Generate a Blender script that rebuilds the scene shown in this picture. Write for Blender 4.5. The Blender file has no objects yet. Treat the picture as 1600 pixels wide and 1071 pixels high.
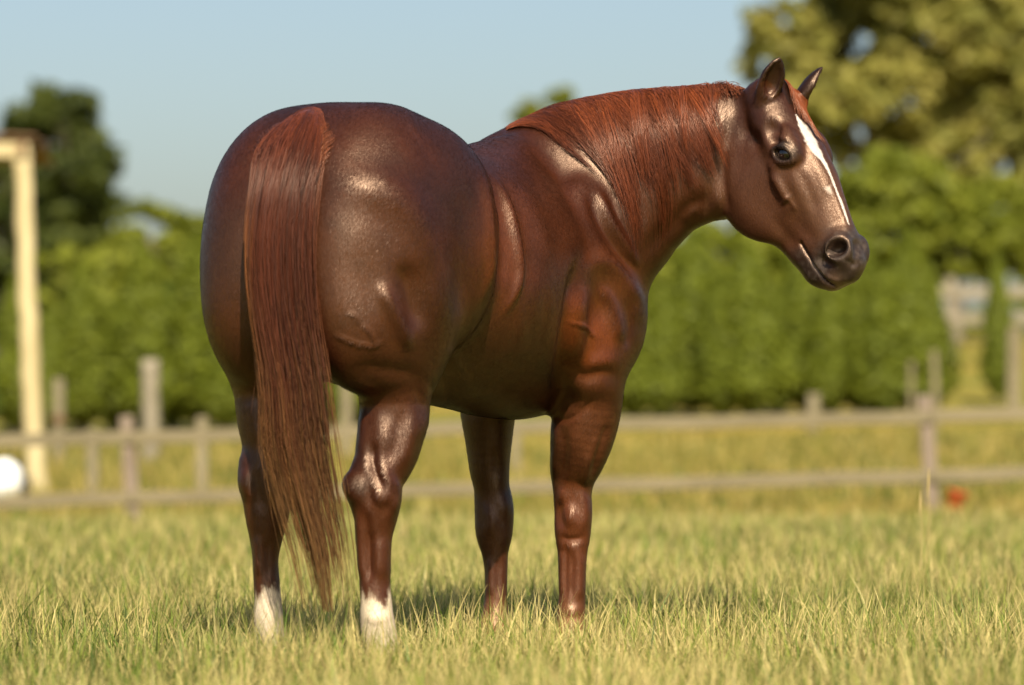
import bpy, bmesh, math, random
import numpy as np
from mathutils import Vector, Matrix

# ----------------------------------------------------------------- camera, sky, sun, exposure
scene = bpy.context.scene
CAM_Y, CAM_Z, FPX, PITCH = -10.2, 0.75, 6018.0, math.atan((630 - 535.5) / 6018.0)
cam_data = bpy.data.cameras.new('camera')
cam_data.sensor_width = 36.0
cam_data.lens = FPX / 1600.0 * 36.0
cam_data.clip_start = 0.1
cam_data.clip_end = 6000.0
cam_data.dof.use_dof = True
cam_data.dof.focus_distance = 10.75
cam_data.dof.aperture_fstop = 2.3
cam_data.dof.aperture_blades = 0
camera = bpy.data.objects.new('camera', cam_data)
scene.collection.objects.link(camera)
camera.location = (0.0, CAM_Y, CAM_Z)
camera.rotation_euler = (math.radians(90) + PITCH, 0, 0)
scene.camera = camera

SUN_EL, SUN_AZ = math.radians(44), math.radians(8)     # azimuth: angle of the sun left of straight behind the camera
sun_dir = Vector((math.sin(SUN_AZ) * math.cos(SUN_EL), -math.cos(SUN_AZ) * math.cos(SUN_EL), math.sin(SUN_EL)))  # towards the sun
world = bpy.data.worlds.new('World')
scene.world = world
world.use_nodes = True
wnt = world.node_tree
wnt.nodes.clear()
w_out = wnt.nodes.new('ShaderNodeOutputWorld')
w_bg = wnt.nodes.new('ShaderNodeBackground')
w_sky = wnt.nodes.new('ShaderNodeTexSky')
w_sky.sky_type = 'NISHITA'
w_sky.sun_disc = False
w_sky.sun_elevation = SUN_EL
w_sky.sun_rotation = math.atan2(sun_dir.x, sun_dir.y)
w_sky.air_density = 1.0
w_sky.dust_density = 2.2
w_sky.ozone_density = 1.2
w_bg.inputs['Strength'].default_value = 0.074
wnt.links.new(w_sky.outputs['Color'], w_bg.inputs['Color'])
wnt.links.new(w_bg.outputs['Background'], w_out.inputs['Surface'])
sun_data = bpy.data.lights.new('sun', 'SUN')
sun_data.energy = 5.0
sun_data.angle = math.radians(0.53)
sun_data.color = (1.0, 0.90, 0.73)
sun = bpy.data.objects.new('sun', sun_data)
scene.collection.objects.link(sun)
sun.rotation_euler = sun_dir.to_track_quat('Z', 'Y').to_euler()
sun.location = (0, 0, 30)

scene.view_settings.view_transform = 'Standard'
scene.view_settings.look = 'None'
scene.view_settings.gamma = 1.0
scene.view_settings.exposure = 0.80
scene.view_settings.use_curve_mapping = False
scene.cycles.use_denoising = True
scene.cycles.max_bounces = 8
scene.cycles.transparent_max_bounces = 8

# ----------------------------------------------------------------- helpers
COL = scene.collection
_cp, _sp = math.cos(PITCH), math.sin(PITCH)
def P(px, py, Y):
    """World point seen at photo pixel (px, py), at world depth Y."""
    u, v = (px - 800.0) / FPX, -(py - 535.5) / FPX
    d = (u, _cp - _sp * v, _sp + _cp * v)
    t = (Y - CAM_Y) / d[1]
    return np.array((d[0] * t, Y, CAM_Z + d[2] * t))
def pm(px, Y):
    """Metres covered by px photo pixels at depth Y."""
    return px * (Y - CAM_Y) / FPX
def tag(o, label=None, cat=None, group=None, kind=None):
    if label: o['label'] = label
    if cat: o['category'] = cat
    if group: o['group'] = group
    if kind: o['kind'] = kind
    return o
def empty(name, loc, rz=0.0):
    o = bpy.data.objects.new(name, None)
    COL.objects.link(o)
    o.location = loc
    o.rotation_euler = (0, 0, rz)
    o.empty_display_size = 0.2
    return o
def link_mesh(name, me, mat=None, parent=None):
    o = bpy.data.objects.new(name, me)
    COL.objects.link(o)
    if mat is not None and not me.materials:
        me.materials.append(mat)
    if parent is not None:
        o.parent = parent
    return o
def mesh_np(name, verts, faces, smooth=True):
    """Fast mesh from numpy verts (n,3) and same-size faces (m,3|4)."""
    me = bpy.data.meshes.new(name)
    verts = np.asarray(verts, dtype=np.float32)
    faces = np.asarray(faces, dtype=np.int32)
    k = faces.shape[1]
    me.vertices.add(len(verts))
    me.vertices.foreach_set('co', verts.ravel())
    me.loops.add(faces.size)
    me.loops.foreach_set('vertex_index', faces.ravel())
    me.polygons.add(len(faces))
    me.polygons.foreach_set('loop_start', np.arange(0, faces.size, k, dtype=np.int32))
    me.polygons.foreach_set('loop_total', np.full(len(faces), k, dtype=np.int32))
    if smooth:
        me.polygons.foreach_set('use_smooth', np.ones(len(faces), dtype=bool))
    me.update(calc_edges=True)
    return me
def set_col(me, name, cols):
    a = me.color_attributes.new(name, 'FLOAT_COLOR', 'POINT')
    c = np.ones((len(me.vertices), 4), dtype=np.float32)
    c[:, :3] = cols
    a.data.foreach_set('color', c.ravel())
def smoothstep(a, b, x):
    t = np.clip((x - a) / (b - a), 0, 1)
    return t * t * (3 - 2 * t)
def new_mat(name):
    m = bpy.data.materials.new(name)
    m.use_nodes = True
    nt = m.node_tree
    b = nt.nodes['Principled BSDF']
    return m, nt, b

# ----------------------------------------------------------------- ground
def terrain(x, y):
    x, y = np.asarray(x, float), np.asarray(y, float)
    ys = np.array([-60, 10.5, 12, 16, 21.5, 30, 40, 48, 60, 90, 200, 3000])
    zl = np.array([0, 0, -.02, -.20, -.43, -.08, .40, .75, 1.15, 1.9, 3.0, 3.0])     # left side of the view
    zr = np.array([0, 0, -.02, -.16, -.20, .10, .55, .95, 1.75, 2.6, 3.4, 3.4])      # right side
    w = smoothstep(-.35, .35, x / (np.maximum(y, -9) + 11.0) * 2.2)
    z = np.interp(y, ys, zl) * (1 - w) + np.interp(y, ys, zr) * w
    z = z + .018 * np.sin(x * 1.7 + 1) * np.sin(y * 1.3) * smoothstep(1.6, 4, np.hypot(x, y - .5)) * smoothstep(60, 20, y)
    return z
def axis_pts(parts):
    return np.concatenate([np.linspace(a, b, n, endpoint=False) for a, b, n in parts])
gx = axis_pts([(-1500, -200, 8), (-200, -40, 16), (-40, -8, 32), (-8, 8, 80), (8, 40, 32), (40, 200, 16), (200, 1501, 9)])
gy = axis_pts([(-60, -12, 12), (-12, 30, 170), (30, 100, 60), (100, 400, 20), (400, 3001, 10)])
GX, GY = np.meshgrid(gx, gy, indexing='ij')
GV = np.stack((GX, GY, terrain(GX, GY)), 2).reshape(-1, 3)
ni, nj = len(gx), len(gy)
ii, jj = np.meshgrid(np.arange(ni - 1), np.arange(nj - 1), indexing='ij')
GF = np.stack((ii * nj + jj, (ii + 1) * nj + jj, (ii + 1) * nj + jj + 1, ii * nj + jj + 1), 2).reshape(-1, 4)
m_field, nt, b = new_mat('dry_pasture')
tc = nt.nodes.new('ShaderNodeTexCoord')
na = nt.nodes.new('ShaderNodeTexNoise'); na.inputs['Scale'].default_value = .35; na.inputs['Detail'].default_value = 6; na.inputs['Roughness'].default_value = .65
nb = nt.nodes.new('ShaderNodeTexNoise'); nb.inputs['Scale'].default_value = 9; nb.inputs['Detail'].default_value = 5; nb.inputs['Roughness'].default_value = .7
mpg = nt.nodes.new('ShaderNodeMapping'); mpg.inputs['Scale'].default_value = (.55, 1, 1)
nt.links.new(tc.outputs['Object'], mpg.inputs['Vector'])
nt.links.new(mpg.outputs['Vector'], na.inputs['Vector']); nt.links.new(tc.outputs['Object'], nb.inputs['Vector'])
ra = nt.nodes.new('ShaderNodeValToRGB')
ra.color_ramp.elements[0].position = .36; ra.color_ramp.elements[0].color = (.105, .125, .022, 1)
ra.color_ramp.elements[1].position = .62; ra.color_ramp.elements[1].color = (.270, .190, .036, 1)
e = ra.color_ramp.elements.new(.48); e.color = (.205, .175, .030, 1)
nt.links.new(na.outputs['Fac'], ra.inputs['Fac'])
rb = nt.nodes.new('ShaderNodeMapRange'); rb.inputs['From Min'].default_value = .3; rb.inputs['From Max'].default_value = .7; rb.inputs['To Min'].default_value = .65; rb.inputs['To Max'].default_value = 1.2
nt.links.new(nb.outputs['Fac'], rb.inputs['Value'])
mg = nt.nodes.new('ShaderNodeMix'); mg.data_type = 'RGBA'; mg.blend_type = 'MULTIPLY'; mg.inputs[0].default_value = 1
nt.links.new(ra.outputs['Color'], mg.inputs[6]); nt.links.new(rb.outputs['Result'], mg.inputs[7])
nt.links.new(mg.outputs[2], b.inputs['Base Color'])
b.inputs['Roughness'].default_value = .9; b.inputs['Specular IOR Level'].default_value = .1
bg_ = nt.nodes.new('ShaderNodeBump'); bg_.inputs['Distance'].default_value = .05; bg_.inputs['Strength'].default_value = .6
nt.links.new(nb.outputs['Fac'], bg_.inputs['Height']); nt.links.new(bg_.outputs['Normal'], b.inputs['Normal'])
ground = link_mesh('ground', mesh_np('ground', GV, GF), m_field)
tag(ground, kind='structure')

# ----------------------------------------------------------------- simple solids
def box_bm(bm, size, mat4):
    r = bmesh.ops.create_cube(bm, size=1.0)
    bmesh.ops.transform(bm, matrix=mat4 @ Matrix.Diagonal((size[0], size[1], size[2], 1)), verts=r['verts'])
    return r['verts']
def finish(bm, name, bevel=0.0, smooth=False):
    if bevel:
        bmesh.ops.bevel(bm, geom=list(bm.edges), offset=bevel, segments=1, affect='EDGES', clamp_overlap=True)
    me = bpy.data.meshes.new(name); bm.to_mesh(me); bm.free()
    if smooth: me.polygons.foreach_set('use_smooth', np.ones(len(me.polygons), bool))
    return me
def beam_mesh(name, p0, p1, w, h, bevel=.006, up=(0, 0, 1), jitter=0, seed=0, cuts=4):
    """Sawn board or post from p0 to p1, w across, h along 'up', slightly bowed."""
    r = random.Random(seed)
    p0, p1 = Vector(p0), Vector(p1)
    d = (p1 - p0); ln = d.length; d.normalize()
    up = Vector(up); side = d.cross(up).normalized(); upv = side.cross(d).normalized()
    bm = bmesh.new(); rings = []
    for q in range(cuts + 1):
        t = q / cuts
        c = p0 + d * ln * t + (side * r.uniform(-1, 1) + upv * r.uniform(-1, 1)) * jitter
        rings.append([bm.verts.new(c + side * (sx * w / 2) + upv * (sz * h / 2)) for sx, sz in ((-1, -1), (1, -1), (1, 1), (-1, 1))])
    for a, b_ in zip(rings[:-1], rings[1:]):
        for q in range(4): bm.faces.new((a[q], a[(q + 1) % 4], b_[(q + 1) % 4], b_[q]))
    bm.faces.new(rings[0][::-1]); bm.faces.new(rings[-1])
    bmesh.ops.recalc_face_normals(bm, faces=bm.faces)
    return finish(bm, name, bevel)
def log_mesh(name, p0, p1, r0, r1, seg=18, rings=12, knob=.006, seed=0):
    r = np.random.default_rng(seed)
    p0, p1 = np.array(p0, float), np.array(p1, float)
    d = unit_(p1 - p0); a = unit_(np.cross(d, (0.3, 1, 0.1))); b_ = np.cross(d, a)
    V = []; th = np.linspace(0, 2 * math.pi, seg, endpoint=False)
    for q in range(rings + 1):
        t = q / rings; rr = r0 + (r1 - r0) * t
        c = p0 + (p1 - p0) * t + (a * r.normal() + b_ * r.normal()) * knob * (0 < q < rings)
        rad = rr * (1 + .05 * np.sin(th * 2 + r.uniform(0, 6)) + .03 * r.standard_normal(seg))
        V.append(c + rad[:, None] * (np.cos(th)[:, None] * a + np.sin(th)[:, None] * b_))
    V = np.concatenate(V + [p0[None], p1[None]])
    F = [(q * seg + j, q * seg + (j + 1) % seg, (q + 1) * seg + (j + 1) % seg, (q + 1) * seg + j) for q in range(rings) for j in range(seg)]
    n = len(V)
    F += [(n - 2, (j + 1) % seg, j, j) for j in range(seg)] + [(n - 1, rings * seg + j, rings * seg + (j + 1) % seg, rings * seg + (j + 1) % seg) for j in range(seg)]
    bm = bmesh.new(); vs = [bm.verts.new(v) for v in V]
    for f in F:
        u = list(dict.fromkeys(f)); bm.faces.new([vs[i] for i in u])
    bmesh.ops.recalc_face_normals(bm, faces=bm.faces)
    return finish(bm, name, smooth=True)
def unit_(v):
    v = np.asarray(v, float); return v / np.linalg.norm(v)
def wood(name, c0, c1, scale=6.0, stretch=(1, 1, .12), rough=.75):
    m, nt, b = new_mat(name)
    tc = nt.nodes.new('ShaderNodeTexCoord'); mp = nt.nodes.new('ShaderNodeMapping'); mp.inputs['Scale'].default_value = stretch
    n = nt.nodes.new('ShaderNodeTexNoise'); n.inputs['Scale'].default_value = scale; n.inputs['Detail'].default_value = 6; n.inputs['Roughness'].default_value = .65
    r = nt.nodes.new('ShaderNodeValToRGB'); r.color_ramp.elements[0].position = .32; r.color_ramp.elements[1].position = .7
    r.color_ramp.elements[0].color = (*c0, 1); r.color_ramp.elements[1].color = (*c1, 1)
    nt.links.new(tc.outputs['Object'], mp.inputs['Vector']); nt.links.new(mp.outputs['Vector'], n.inputs['Vector'])
    nt.links.new(n.outputs['Fac'], r.inputs['Fac']); nt.links.new(r.outputs['Color'], b.inputs['Base Color'])
    b.inputs['Roughness'].default_value = rough; b.inputs['Specular IOR Level'].default_value = .25
    bp = nt.nodes.new('ShaderNodeBump'); bp.inputs['Strength'].default_value = .5; bp.inputs['Distance'].default_value = .004
    nt.links.new(n.outputs['Fac'], bp.inputs['Height']); nt.links.new(bp.outputs['Normal'], b.inputs['Normal'])
    return m
M_POST = wood('weathered_post', (.14, .105, .075), (.27, .21, .15), 14)
M_RAIL = wood('weathered_rail', (.135, .112, .062), (.225, .185, .105), 10, (.12, 1, 1))
M_PALE = wood('pale_post_wood', (.145, .122, .068), (.24, .20, .12), 10)
M_LOG = wood('peeled_log', (.38, .30, .145), (.54, .45, .25), 7)
M_BROWN = wood('brown_board', (.12, .070, .035), (.22, .13, .065), 8, (.15, 1, 1))
M_GREYB = wood('grey_board', (.17, .145, .095), (.27, .23, .16), 8, (.15, 1, 1))
def plain(name, col, rough=.5, spec=.4, var=.15, scale=12):
    m, nt, b = new_mat(name)
    n = nt.nodes.new('ShaderNodeTexNoise'); n.inputs['Scale'].default_value = scale; n.inputs['Detail'].default_value = 5
    r = nt.nodes.new('ShaderNodeValToRGB')
    r.color_ramp.elements[0].color = (*[c * (1 - var) for c in col], 1); r.color_ramp.elements[1].color = (*[min(1, c * (1 + var)) for c in col], 1)
    nt.links.new(n.outputs['Fac'], r.inputs['Fac']); nt.links.new(r.outputs['Color'], b.inputs['Base Color'])
    b.inputs['Roughness'].default_value = rough; b.inputs['Specular IOR Level'].default_value = spec
    return m
def child(name, me, mat, parent):
    """Part given in world coordinates under a thing's Empty."""
    o = link_mesh(name, me, mat, parent)
    o.matrix_parent_inverse = Matrix.Translation(parent.location).inverted()
    return o

# ----------------------------------------------------------------- rail fence behind the horse
FY = 21.5
def rail_z(x, top):
    zl, zr = (P(10, 688, FY)[2], P(1590, 647, FY)[2]) if top else (P(10, 784, FY)[2], P(1590, 740, FY)[2])
    x0, x1 = P(10, 700, FY)[0], P(1590, 700, FY)[0]
    return zl + (zr - zl) * (x - x0) / (x1 - x0)
fence = empty('rail_fence', (0, FY, float(terrain(0, FY))))
tag(fence, 'low weathered wooden rail fence with two rails crossing the field behind the horse', 'fence')
post_px = [-1700, -1080, -460, 205, 888, 1455, 2080, 2700, 3300]
post_x = [P(p, 700, FY)[0] for p in post_px]
for q, x in enumerate(post_x):
    lean = .05 if q in (3, 5) else .02
    zt_ = rail_z(x, True) + .17
    zb = float(terrain(x, FY + .06)) - .3
    child('post', beam_mesh('post', (x + lean, FY + .065, zb), (x - lean, FY + .065, zt_), .115, .10, .012, (0, 1, 0), .004, q), M_POST, fence)
for q in range(len(post_x) - 1):
    for top in (True, False):
        xa, xb = post_x[q] + .004, post_x[q + 1] - .004
        child('rail', beam_mesh('rail', (xa, FY, rail_z(xa, top)), (xb, FY, rail_z(xb, top)), .028, .105, .005, (0, 0, 1), .008, q * 2 + top, 8), M_RAIL, fence)

# ----------------------------------------------------------------- the horse: a blended body of muscles, meshed as one surface
TH = math.radians(30)
HO = np.array((-0.495, 0.0, 0.0))
HF = np.array((math.sin(TH), math.cos(TH), 0.0))
HR = np.array((math.cos(TH), -math.sin(TH), 0.0))
HU = np.array((0.0, 0.0, 1.0))
def L(f, r, z):
    return HO + f * HF + r * HR + z * HU
PRIMS = []
def unit(v):
    v = np.asarray(v, float)
    return v / np.linalg.norm(v)
def ell(c, rad, axes=None, k=0.05, op='u'):
    A = np.array((HF, HR, HU)) if axes is None else np.array([unit(a) for a in axes])
    rad = np.array(rad, float)
    e = np.sqrt(((A * rad[:, None]) ** 2).sum(0)) + k * 1.2 + 0.02
    PRIMS.append(('e', np.array(c), rad, A, k, op, c - e, c + e))
def ellx(p0, p1, r, rs, side=None, k=0.03, op='u'):
    """Ellipsoid whose long axis runs from p0 to p1, radius r in the 'side' direction and rs in the third."""
    p0, p1 = np.array(p0), np.array(p1)
    a = unit(p1 - p0)
    s = np.array((0, 1.0, 0)) if side is None else np.array(side, float)
    s = unit(s - a * s.dot(a))
    ell((p0 + p1) / 2, (np.linalg.norm(p1 - p0) / 2, r, rs), (a, s, np.cross(a, s)), k, op)
def crom(pts, m):
    pts = np.asarray(pts, float)
    n = len(pts)
    t = np.linspace(0, n - 1, m)
    i = np.clip(t.astype(int), 0, n - 2)
    u = (t - i)[:, None]
    p0 = pts[np.maximum(i - 1, 0)]; p1 = pts[i]; p2 = pts[i + 1]; p3 = pts[np.minimum(i + 2, n - 1)]
    return 0.5 * ((2 * p1) + (-p0 + p2) * u + (2 * p0 - 5 * p1 + 4 * p2 - p3) * u * u + (-p0 + 3 * p1 - 3 * p2 + p3) * u ** 3)
def tube(pts, r1, r2, ref, k=0.04, op='u', m=None, cap=None):
    """Swept ellipse: r1 along ref (made square to the path), r2 across."""
    n = len(pts)
    m = m or max(4, 3 * n)
    d = np.column_stack((np.array(pts, float), np.array(r1, float), np.array(r2, float)))
    d = crom(d, m)
    p, a, b = d[:, :3], np.maximum(d[:, 3], 1e-3), np.maximum(d[:, 4], 1e-3)
    e = np.maximum(a, b)[:, None] + k * 1.2 + 0.02
    PRIMS.append(('t', p, a, b, k, op, (p - e).min(0), (p + e).max(0), np.array(ref, float), cap))
def prim_d(pr, X):
    """Approximate distance from blocks of points X (blocks, points, 3) to one primitive."""
    if pr[0] == 'e':
        q = (X - pr[1].astype(np.float32)) @ pr[3].T.astype(np.float32) / pr[2].astype(np.float32)
        k0 = np.sqrt((q * q).sum(-1)) + 1e-9
        q /= pr[2].astype(np.float32)
        return k0 * (k0 - 1) / (np.sqrt((q * q).sum(-1)) + 1e-9)
    _, p, a, b, k, op, lo, hi, ref, cap = pr
    m = len(p)
    T = np.zeros_like(p); T[1:-1] = p[2:] - p[:-2]; T[0] = p[1] - p[0]; T[-1] = p[-1] - p[-2]
    T /= np.linalg.norm(T, axis=1)[:, None]
    N = ref - T * (T @ ref)[:, None]; N /= np.linalg.norm(N, axis=1)[:, None]
    B = np.cross(T, N)
    c = X.mean(1)
    br = np.sqrt(((X - c[:, None]) ** 2).sum(-1).max()) if X.shape[1] > 1 else 0
    sd = np.empty((len(X), m - 1), np.float32)
    for i in range(m - 1):
        AB = p[i + 1] - p[i]; v = c - p[i]
        t = np.clip((v @ AB) / AB.dot(AB), 0, 1)
        sd[:, i] = np.sqrt(((v - t[:, None] * AB) ** 2).sum(1))
    sel = sd <= sd.min(1)[:, None] + 2 * br + .01
    D = np.full(X.shape[:2], 1e3, np.float32)
    f32 = np.float32
    for i in range(m - 1):
        ix = np.nonzero(sel[:, i])[0]
        if not len(ix): continue
        AB = p[i + 1] - p[i]
        v = X[ix].reshape(-1, 3) - p[i].astype(f32)
        t = np.clip((v @ (AB / AB.dot(AB)).astype(f32)), 0, 1)
        v = v - t[:, None] * AB.astype(f32)
        ra = f32(a[i]) + t * f32(a[i + 1] - a[i]); rb = f32(b[i]) + t * f32(b[i + 1] - b[i])
        fr = v @ np.stack((N[i], N[i + 1], B[i], B[i + 1], T[i], T[i + 1]), 1).astype(f32)
        u = 1 - t
        n = fr[:, 0] * u + fr[:, 1] * t
        s = fr[:, 2] * u + fr[:, 3] * t
        w = fr[:, 4] * u + fr[:, 5] * t
        w = np.maximum(np.abs(w) - f32(.15) * (np.abs(n) + np.abs(s)), 0)
        rt = f32(cap) if cap else np.minimum(ra, rb)
        n /= ra; s /= rb; w /= rt
        k0 = np.sqrt(n * n + s * s + w * w) + f32(1e-9)
        n /= ra; s /= rb; w /= rt
        d = k0 * (k0 - 1) / (np.sqrt(n * n + s * s + w * w) + f32(1e-9))
        D[ix] = np.minimum(D[ix], d.reshape(len(ix), -1))
    return D
def field_blocks(X):
    X = X.astype(np.float32)
    lo_, hi_ = X.min(1), X.max(1)
    D = np.full(X.shape[:2], 1.0, np.float32)
    for pr in PRIMS:
        ix = np.nonzero(((hi_ >= pr[6]) & (lo_ <= pr[7])).all(1))[0]
        if not len(ix): continue
        d = prim_d(pr, X[ix]); k = pr[4]; e = D[ix]
        if pr[5] == 'u':
            h = np.maximum(k - np.abs(e - d), 0) / k
            D[ix] = np.minimum(e, d) - h * h * (k * 0.25)
        else:
            h = np.maximum(k - np.abs(e + d), 0) / k
            D[ix] = np.maximum(e, -d) + h * h * (k * 0.25)
    return D
def field(X):
    return field_blocks(np.asarray(X)[:, None, :])[:, 0]

# --- trunk (f forward, r right, z up; both sides alike)
tube([L(.10, 0, 1.14), L(.36, 0, 1.12), L(.52, 0, 1.105), L(.68, 0, 1.095), L(.82, 0, 1.085), L(.96, 0, 1.075), L(1.12, 0, 1.07), L(1.20, 0, 1.07)],
     [.33, .355, .355, .358, .364, .37, .34, .28], [.25, .265, .290, .312, .300, .258, .235, .20], HU, k=.05, m=80)
ell(L(.04, 0, 1.19), (.24, .20, .355), k=.05)
for s in (-1, 1):
    ell(L(.08, .125 * s, 1.210), (.31, .218 if s > 0 else .234, .335), k=.07)            # croup and gluteals
    ell(L(.205, .190 * s, 1.185), (.245, .178, .310), k=.045)           # hip towards the flank
    ell(L(-.055, .155 * s, 1.05), (.185, .160, .275), k=.06)            # ham
    ell(L(.055, .200 * s, .955), (.165, .128, .215), k=.06)               # thigh above the stifle
tube([L(.80, 0, 1.36), L(.96, 0, 1.41), L(1.10, 0, 1.42)], [.09, .10, .09], [.09, .075, .07], HU, k=.12)  # withers
for s in (-1, 1):
    ell(L(1.08, .205 * s, 1.09), (.155, .108, .30), (unit(HF + .30 * HU), HR, unit(HU - .30 * HF)), k=.04)     # shoulder blade
    ell(L(1.085, .205 * s, .92), (.14, .100, .17), k=.035)               # triceps
    ell(L(1.19, .19 * s, 1.00), (.13, .125, .18), k=.05)              # point of shoulder
    ell(L(1.20, .10 * s, .93), (.12, .12, .17), k=.05)                # breast
# --- legs: (x, y) centre and half width in the photo, depth, half width in depth
def leg(rows, k=.035, m=None):
    pts, r1, r2 = [], [], []
    for (cx, cy, hw, Y, dep) in rows:
        pts.append(P(cx, cy, Y)); r1.append(pm(hw, Y)); r2.append(dep)
    tube(pts, r1, r2, (1, 0, 0), k=k, m=m or 3 * len(rows))
leg([(628, 560, 58, .02, .12), (616, 605, 54, -.02, .115), (615, 650, 52, -.04, .10), (610, 685, 50, -.06, .088), (602, 715, 46, -.075, .078), (592, 737, 43, -.09, .07),
     (586, 758, 42, -.10, .066), (586, 780, 39, -.10, .060), (587, 806, 33, -.10, .052), (585, 836, 28, -.10, .042), (585, 870, 25, -.10, .038),
     (586, 915, 24, -.10, .037), (588, 942, 24.5, -.10, .040), (589, 966, 26, -.10, .045), (593, 995, 28, -.095, .044), (597, 1018, 27, -.085, .040)], k=.03)
leg([(418, 545, 52, .12, .12), (411, 580, 47, .10, .11), (410, 621, 43, .08, .10), (412, 655, 41, .07, .088), (416, 690, 38, .06, .078), (417, 716, 40, .05, .07),
     (415, 740, 43, .045, .066), (417, 775, 38, .045, .06), (417, 806, 33, .045, .052), (416, 840, 25, .045, .042), (415, 874, 20, .045, .038),
     (417, 915, 20.5, .045, .037), (419, 942, 21, .045, .040), (420, 966, 23, .045, .045), (424, 995, 25, .05, .044), (428, 1015, 25, .06, .040)], k=.03)
leg([(925, 560, 52, .885, .11), (921, 600, 53, .89, .11), (917, 640, 53, .90, .105), (911, 676, 49.5, .91, .095), (904, 710, 42.5, .925, .078), (897, 738, 35, .94, .062),
     (894.5, 766, 30, .94, .052), (895, 800, 29.5, .94, .050), (895, 830, 28, .94, .047), (894.5, 862, 23, .94, .038), (894, 895, 21, .94, .035),
     (894, 930, 20.5, .94, .036), (893, 955, 22, .94, .041), (893, 974, 23, .935, .042), (894, 988, 23, .93, .038)], k=.03)
leg([(768, 600, 50, 1.06, .11), (763, 640, 43, 1.065, .10), (763.5, 684, 36.5, 1.07, .085), (764.5, 727, 31.5, 1.07, .068), (768, 760, 28, 1.07, .055), (772, 796, 30.5, 1.07, .050),
     (772, 828, 29, 1.07, .047), (773, 858, 21.5, 1.07, .038), (775, 890, 18, 1.07, .034), (775, 935, 17.5, 1.07, .034), (774, 956, 19.5, 1.07, .040), (773, 972, 21, 1.06, .041), (773, 986, 21, 1.055, .037)], k=.03)
# pasterns and hooves
def hoof_at(px, py, Y, r):
    c = P(px, py, Y); g = np.array((c[0], c[1], 0.0))
    t = g + HF * .045
    tube([c, g + HF * .025 + HU * .075, t + HU * .045], [.038, .040, .044], [.036, .042, .048], HF, k=.02)
    return t
HOOVES = [hoof_at(597, 1018, -.085, 1), hoof_at(428, 1015, .06, 1), hoof_at(894, 988, .93, 1), hoof_at(773, 986, 1.055, 1)]
# --- neck
tube([P(850, 350, 1.02), P(905, 323, .98), P(960, 289, .95), P(1020, 261, .92), P(1080, 245, .89), P(1130, 238, .86), P(1165, 222, .84)],
     [pm(165, .95), pm(160, .95), pm(138, .95), pm(117, .93), pm(106, .9), pm(102, .86), pm(84, .84)],
     [.20, .185, .155, .130, .105, .082, .066], (0, 0, 1), k=.07, m=70)
# --- head: own frame (a along the nose from the poll, h towards the forehead, l to the horse's right)
PSI, PIT = math.radians(38), math.radians(60)
HN = np.array((math.cos(PIT) * math.cos(PSI), -math.cos(PIT) * math.sin(PSI), -math.sin(PIT)))
HL = np.array((-math.sin(PSI), -math.cos(PSI), 0.0))
HH = np.cross(HL, HN)
if HH[0] < 0: HH = -HH
HFW = np.array((math.cos(PSI), -math.sin(PSI), 0.0))
HEAD0 = P(1200, 175, .80)
def Q(a, h, l):
    return HEAD0 + a * HN + h * HH + l * HL
HA = (HN, HH, HL)
EX, EU = unit(.76 * HN + .65 * HH), unit(-.65 * HN + .76 * HH)      # along and across the eye slit
def hell(a, h, l, rad, k=.03, op='u', axes=None):
    ell(Q(a, h, l), rad, HA if axes is None else axes, k, op)
def htube(rows, k=.03, op='u', ref=None, cap=None, m=None):
    """rows: (a, h, l, radius along h, radius along l)"""
    tube([Q(*r[:3]) for r in rows], [r[3] for r in rows], [r[4] for r in rows], HH if ref is None else ref, k, op, cap=cap, m=m or 7 * len(rows))
htube([(-.02, .018, 0, .070, .070), (.07, .014, 0, .073, .093), (.15, .016, 0, .073, .097), (.21, .018, 0, .072, .086), (.26, .020, 0, .072, .074), (.325, .016, 0, .068, .062),
       (.40, .010, 0, .062, .054), (.465, .008, 0, .060, .050), (.505, .004, 0, .055, .047), (.525, -.002, 0, .045, .040)], k=.03)
for s in (-1, 1):
    hell(.195, -.104, .046 * s, (.154, .142, .044), k=.022)             # cheek
    hell(.145, .058, .078 * s, (.052, .026, .026), k=.025)            # brow
    ell(Q(.170, .039, .082 * s), (.042, .032, .025), (EX, EU, HL), k=.018)   # eye bulge
    htube([(.190, -.010, .086 * s, .012, .010), (.24, -.024, .076 * s, .013, .010), (.290, -.034, .060 * s, .011, .009)], k=.03)   # facial crest
    hell(.483, .034, .040 * s, (.048, .036, .020), k=.025)            # nostril wing
htube([(.18, .084, 0, .010, .035), (.26, .088, 0, .010, .026), (.36, .074, 0, .010, .020), (.46, .062, 0, .010, .020)], k=.03)      # nasal bone
htube([(.27, -.145, 0, .040, .050), (.335, -.120, 0, .040, .048), (.41, -.104, 0, .038, .043), (.46, -.090, 0, .036, .038), (.495, -.080, 0, .037, .035), (.518, -.062, 0, .033, .032)], k=.05)
hell(.37, -.045, 0, (.13, .055, .050), k=.05)   # lower jaw, chin
hell(.518, .008, 0, (.034, .046, .041), k=.03)                        # upper lip
# ears: a leaf-shaped cup each, open to the front
for s, e0, e1 in ((1, Q(-.012, .042, .060), Q(-.078, .152, .078)), (-1, Q(.012, .060, -.060), Q(-.044, .176, -.084))):
    ax = e1 - e0
    opn = unit(.8 * HFW + .55 * s * HL)                                # where the cup faces
    tube([e0, e0 + .28 * ax, e0 + .55 * ax, e0 + .82 * ax, e1], [.026, .024, .022, .013, .003], [.028, .036, .034, .020, .004], opn, k=.014, m=24)
    tube([e0 + .18 * ax + opn * .022, e0 + .36 * ax + opn * .020, e0 + .6 * ax + opn * .017, e0 + .88 * ax + opn * .008],
         [.014, .021, .019, .006], [.013, .024, .022, .008], opn, k=.008, op='s', m=18)
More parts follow.
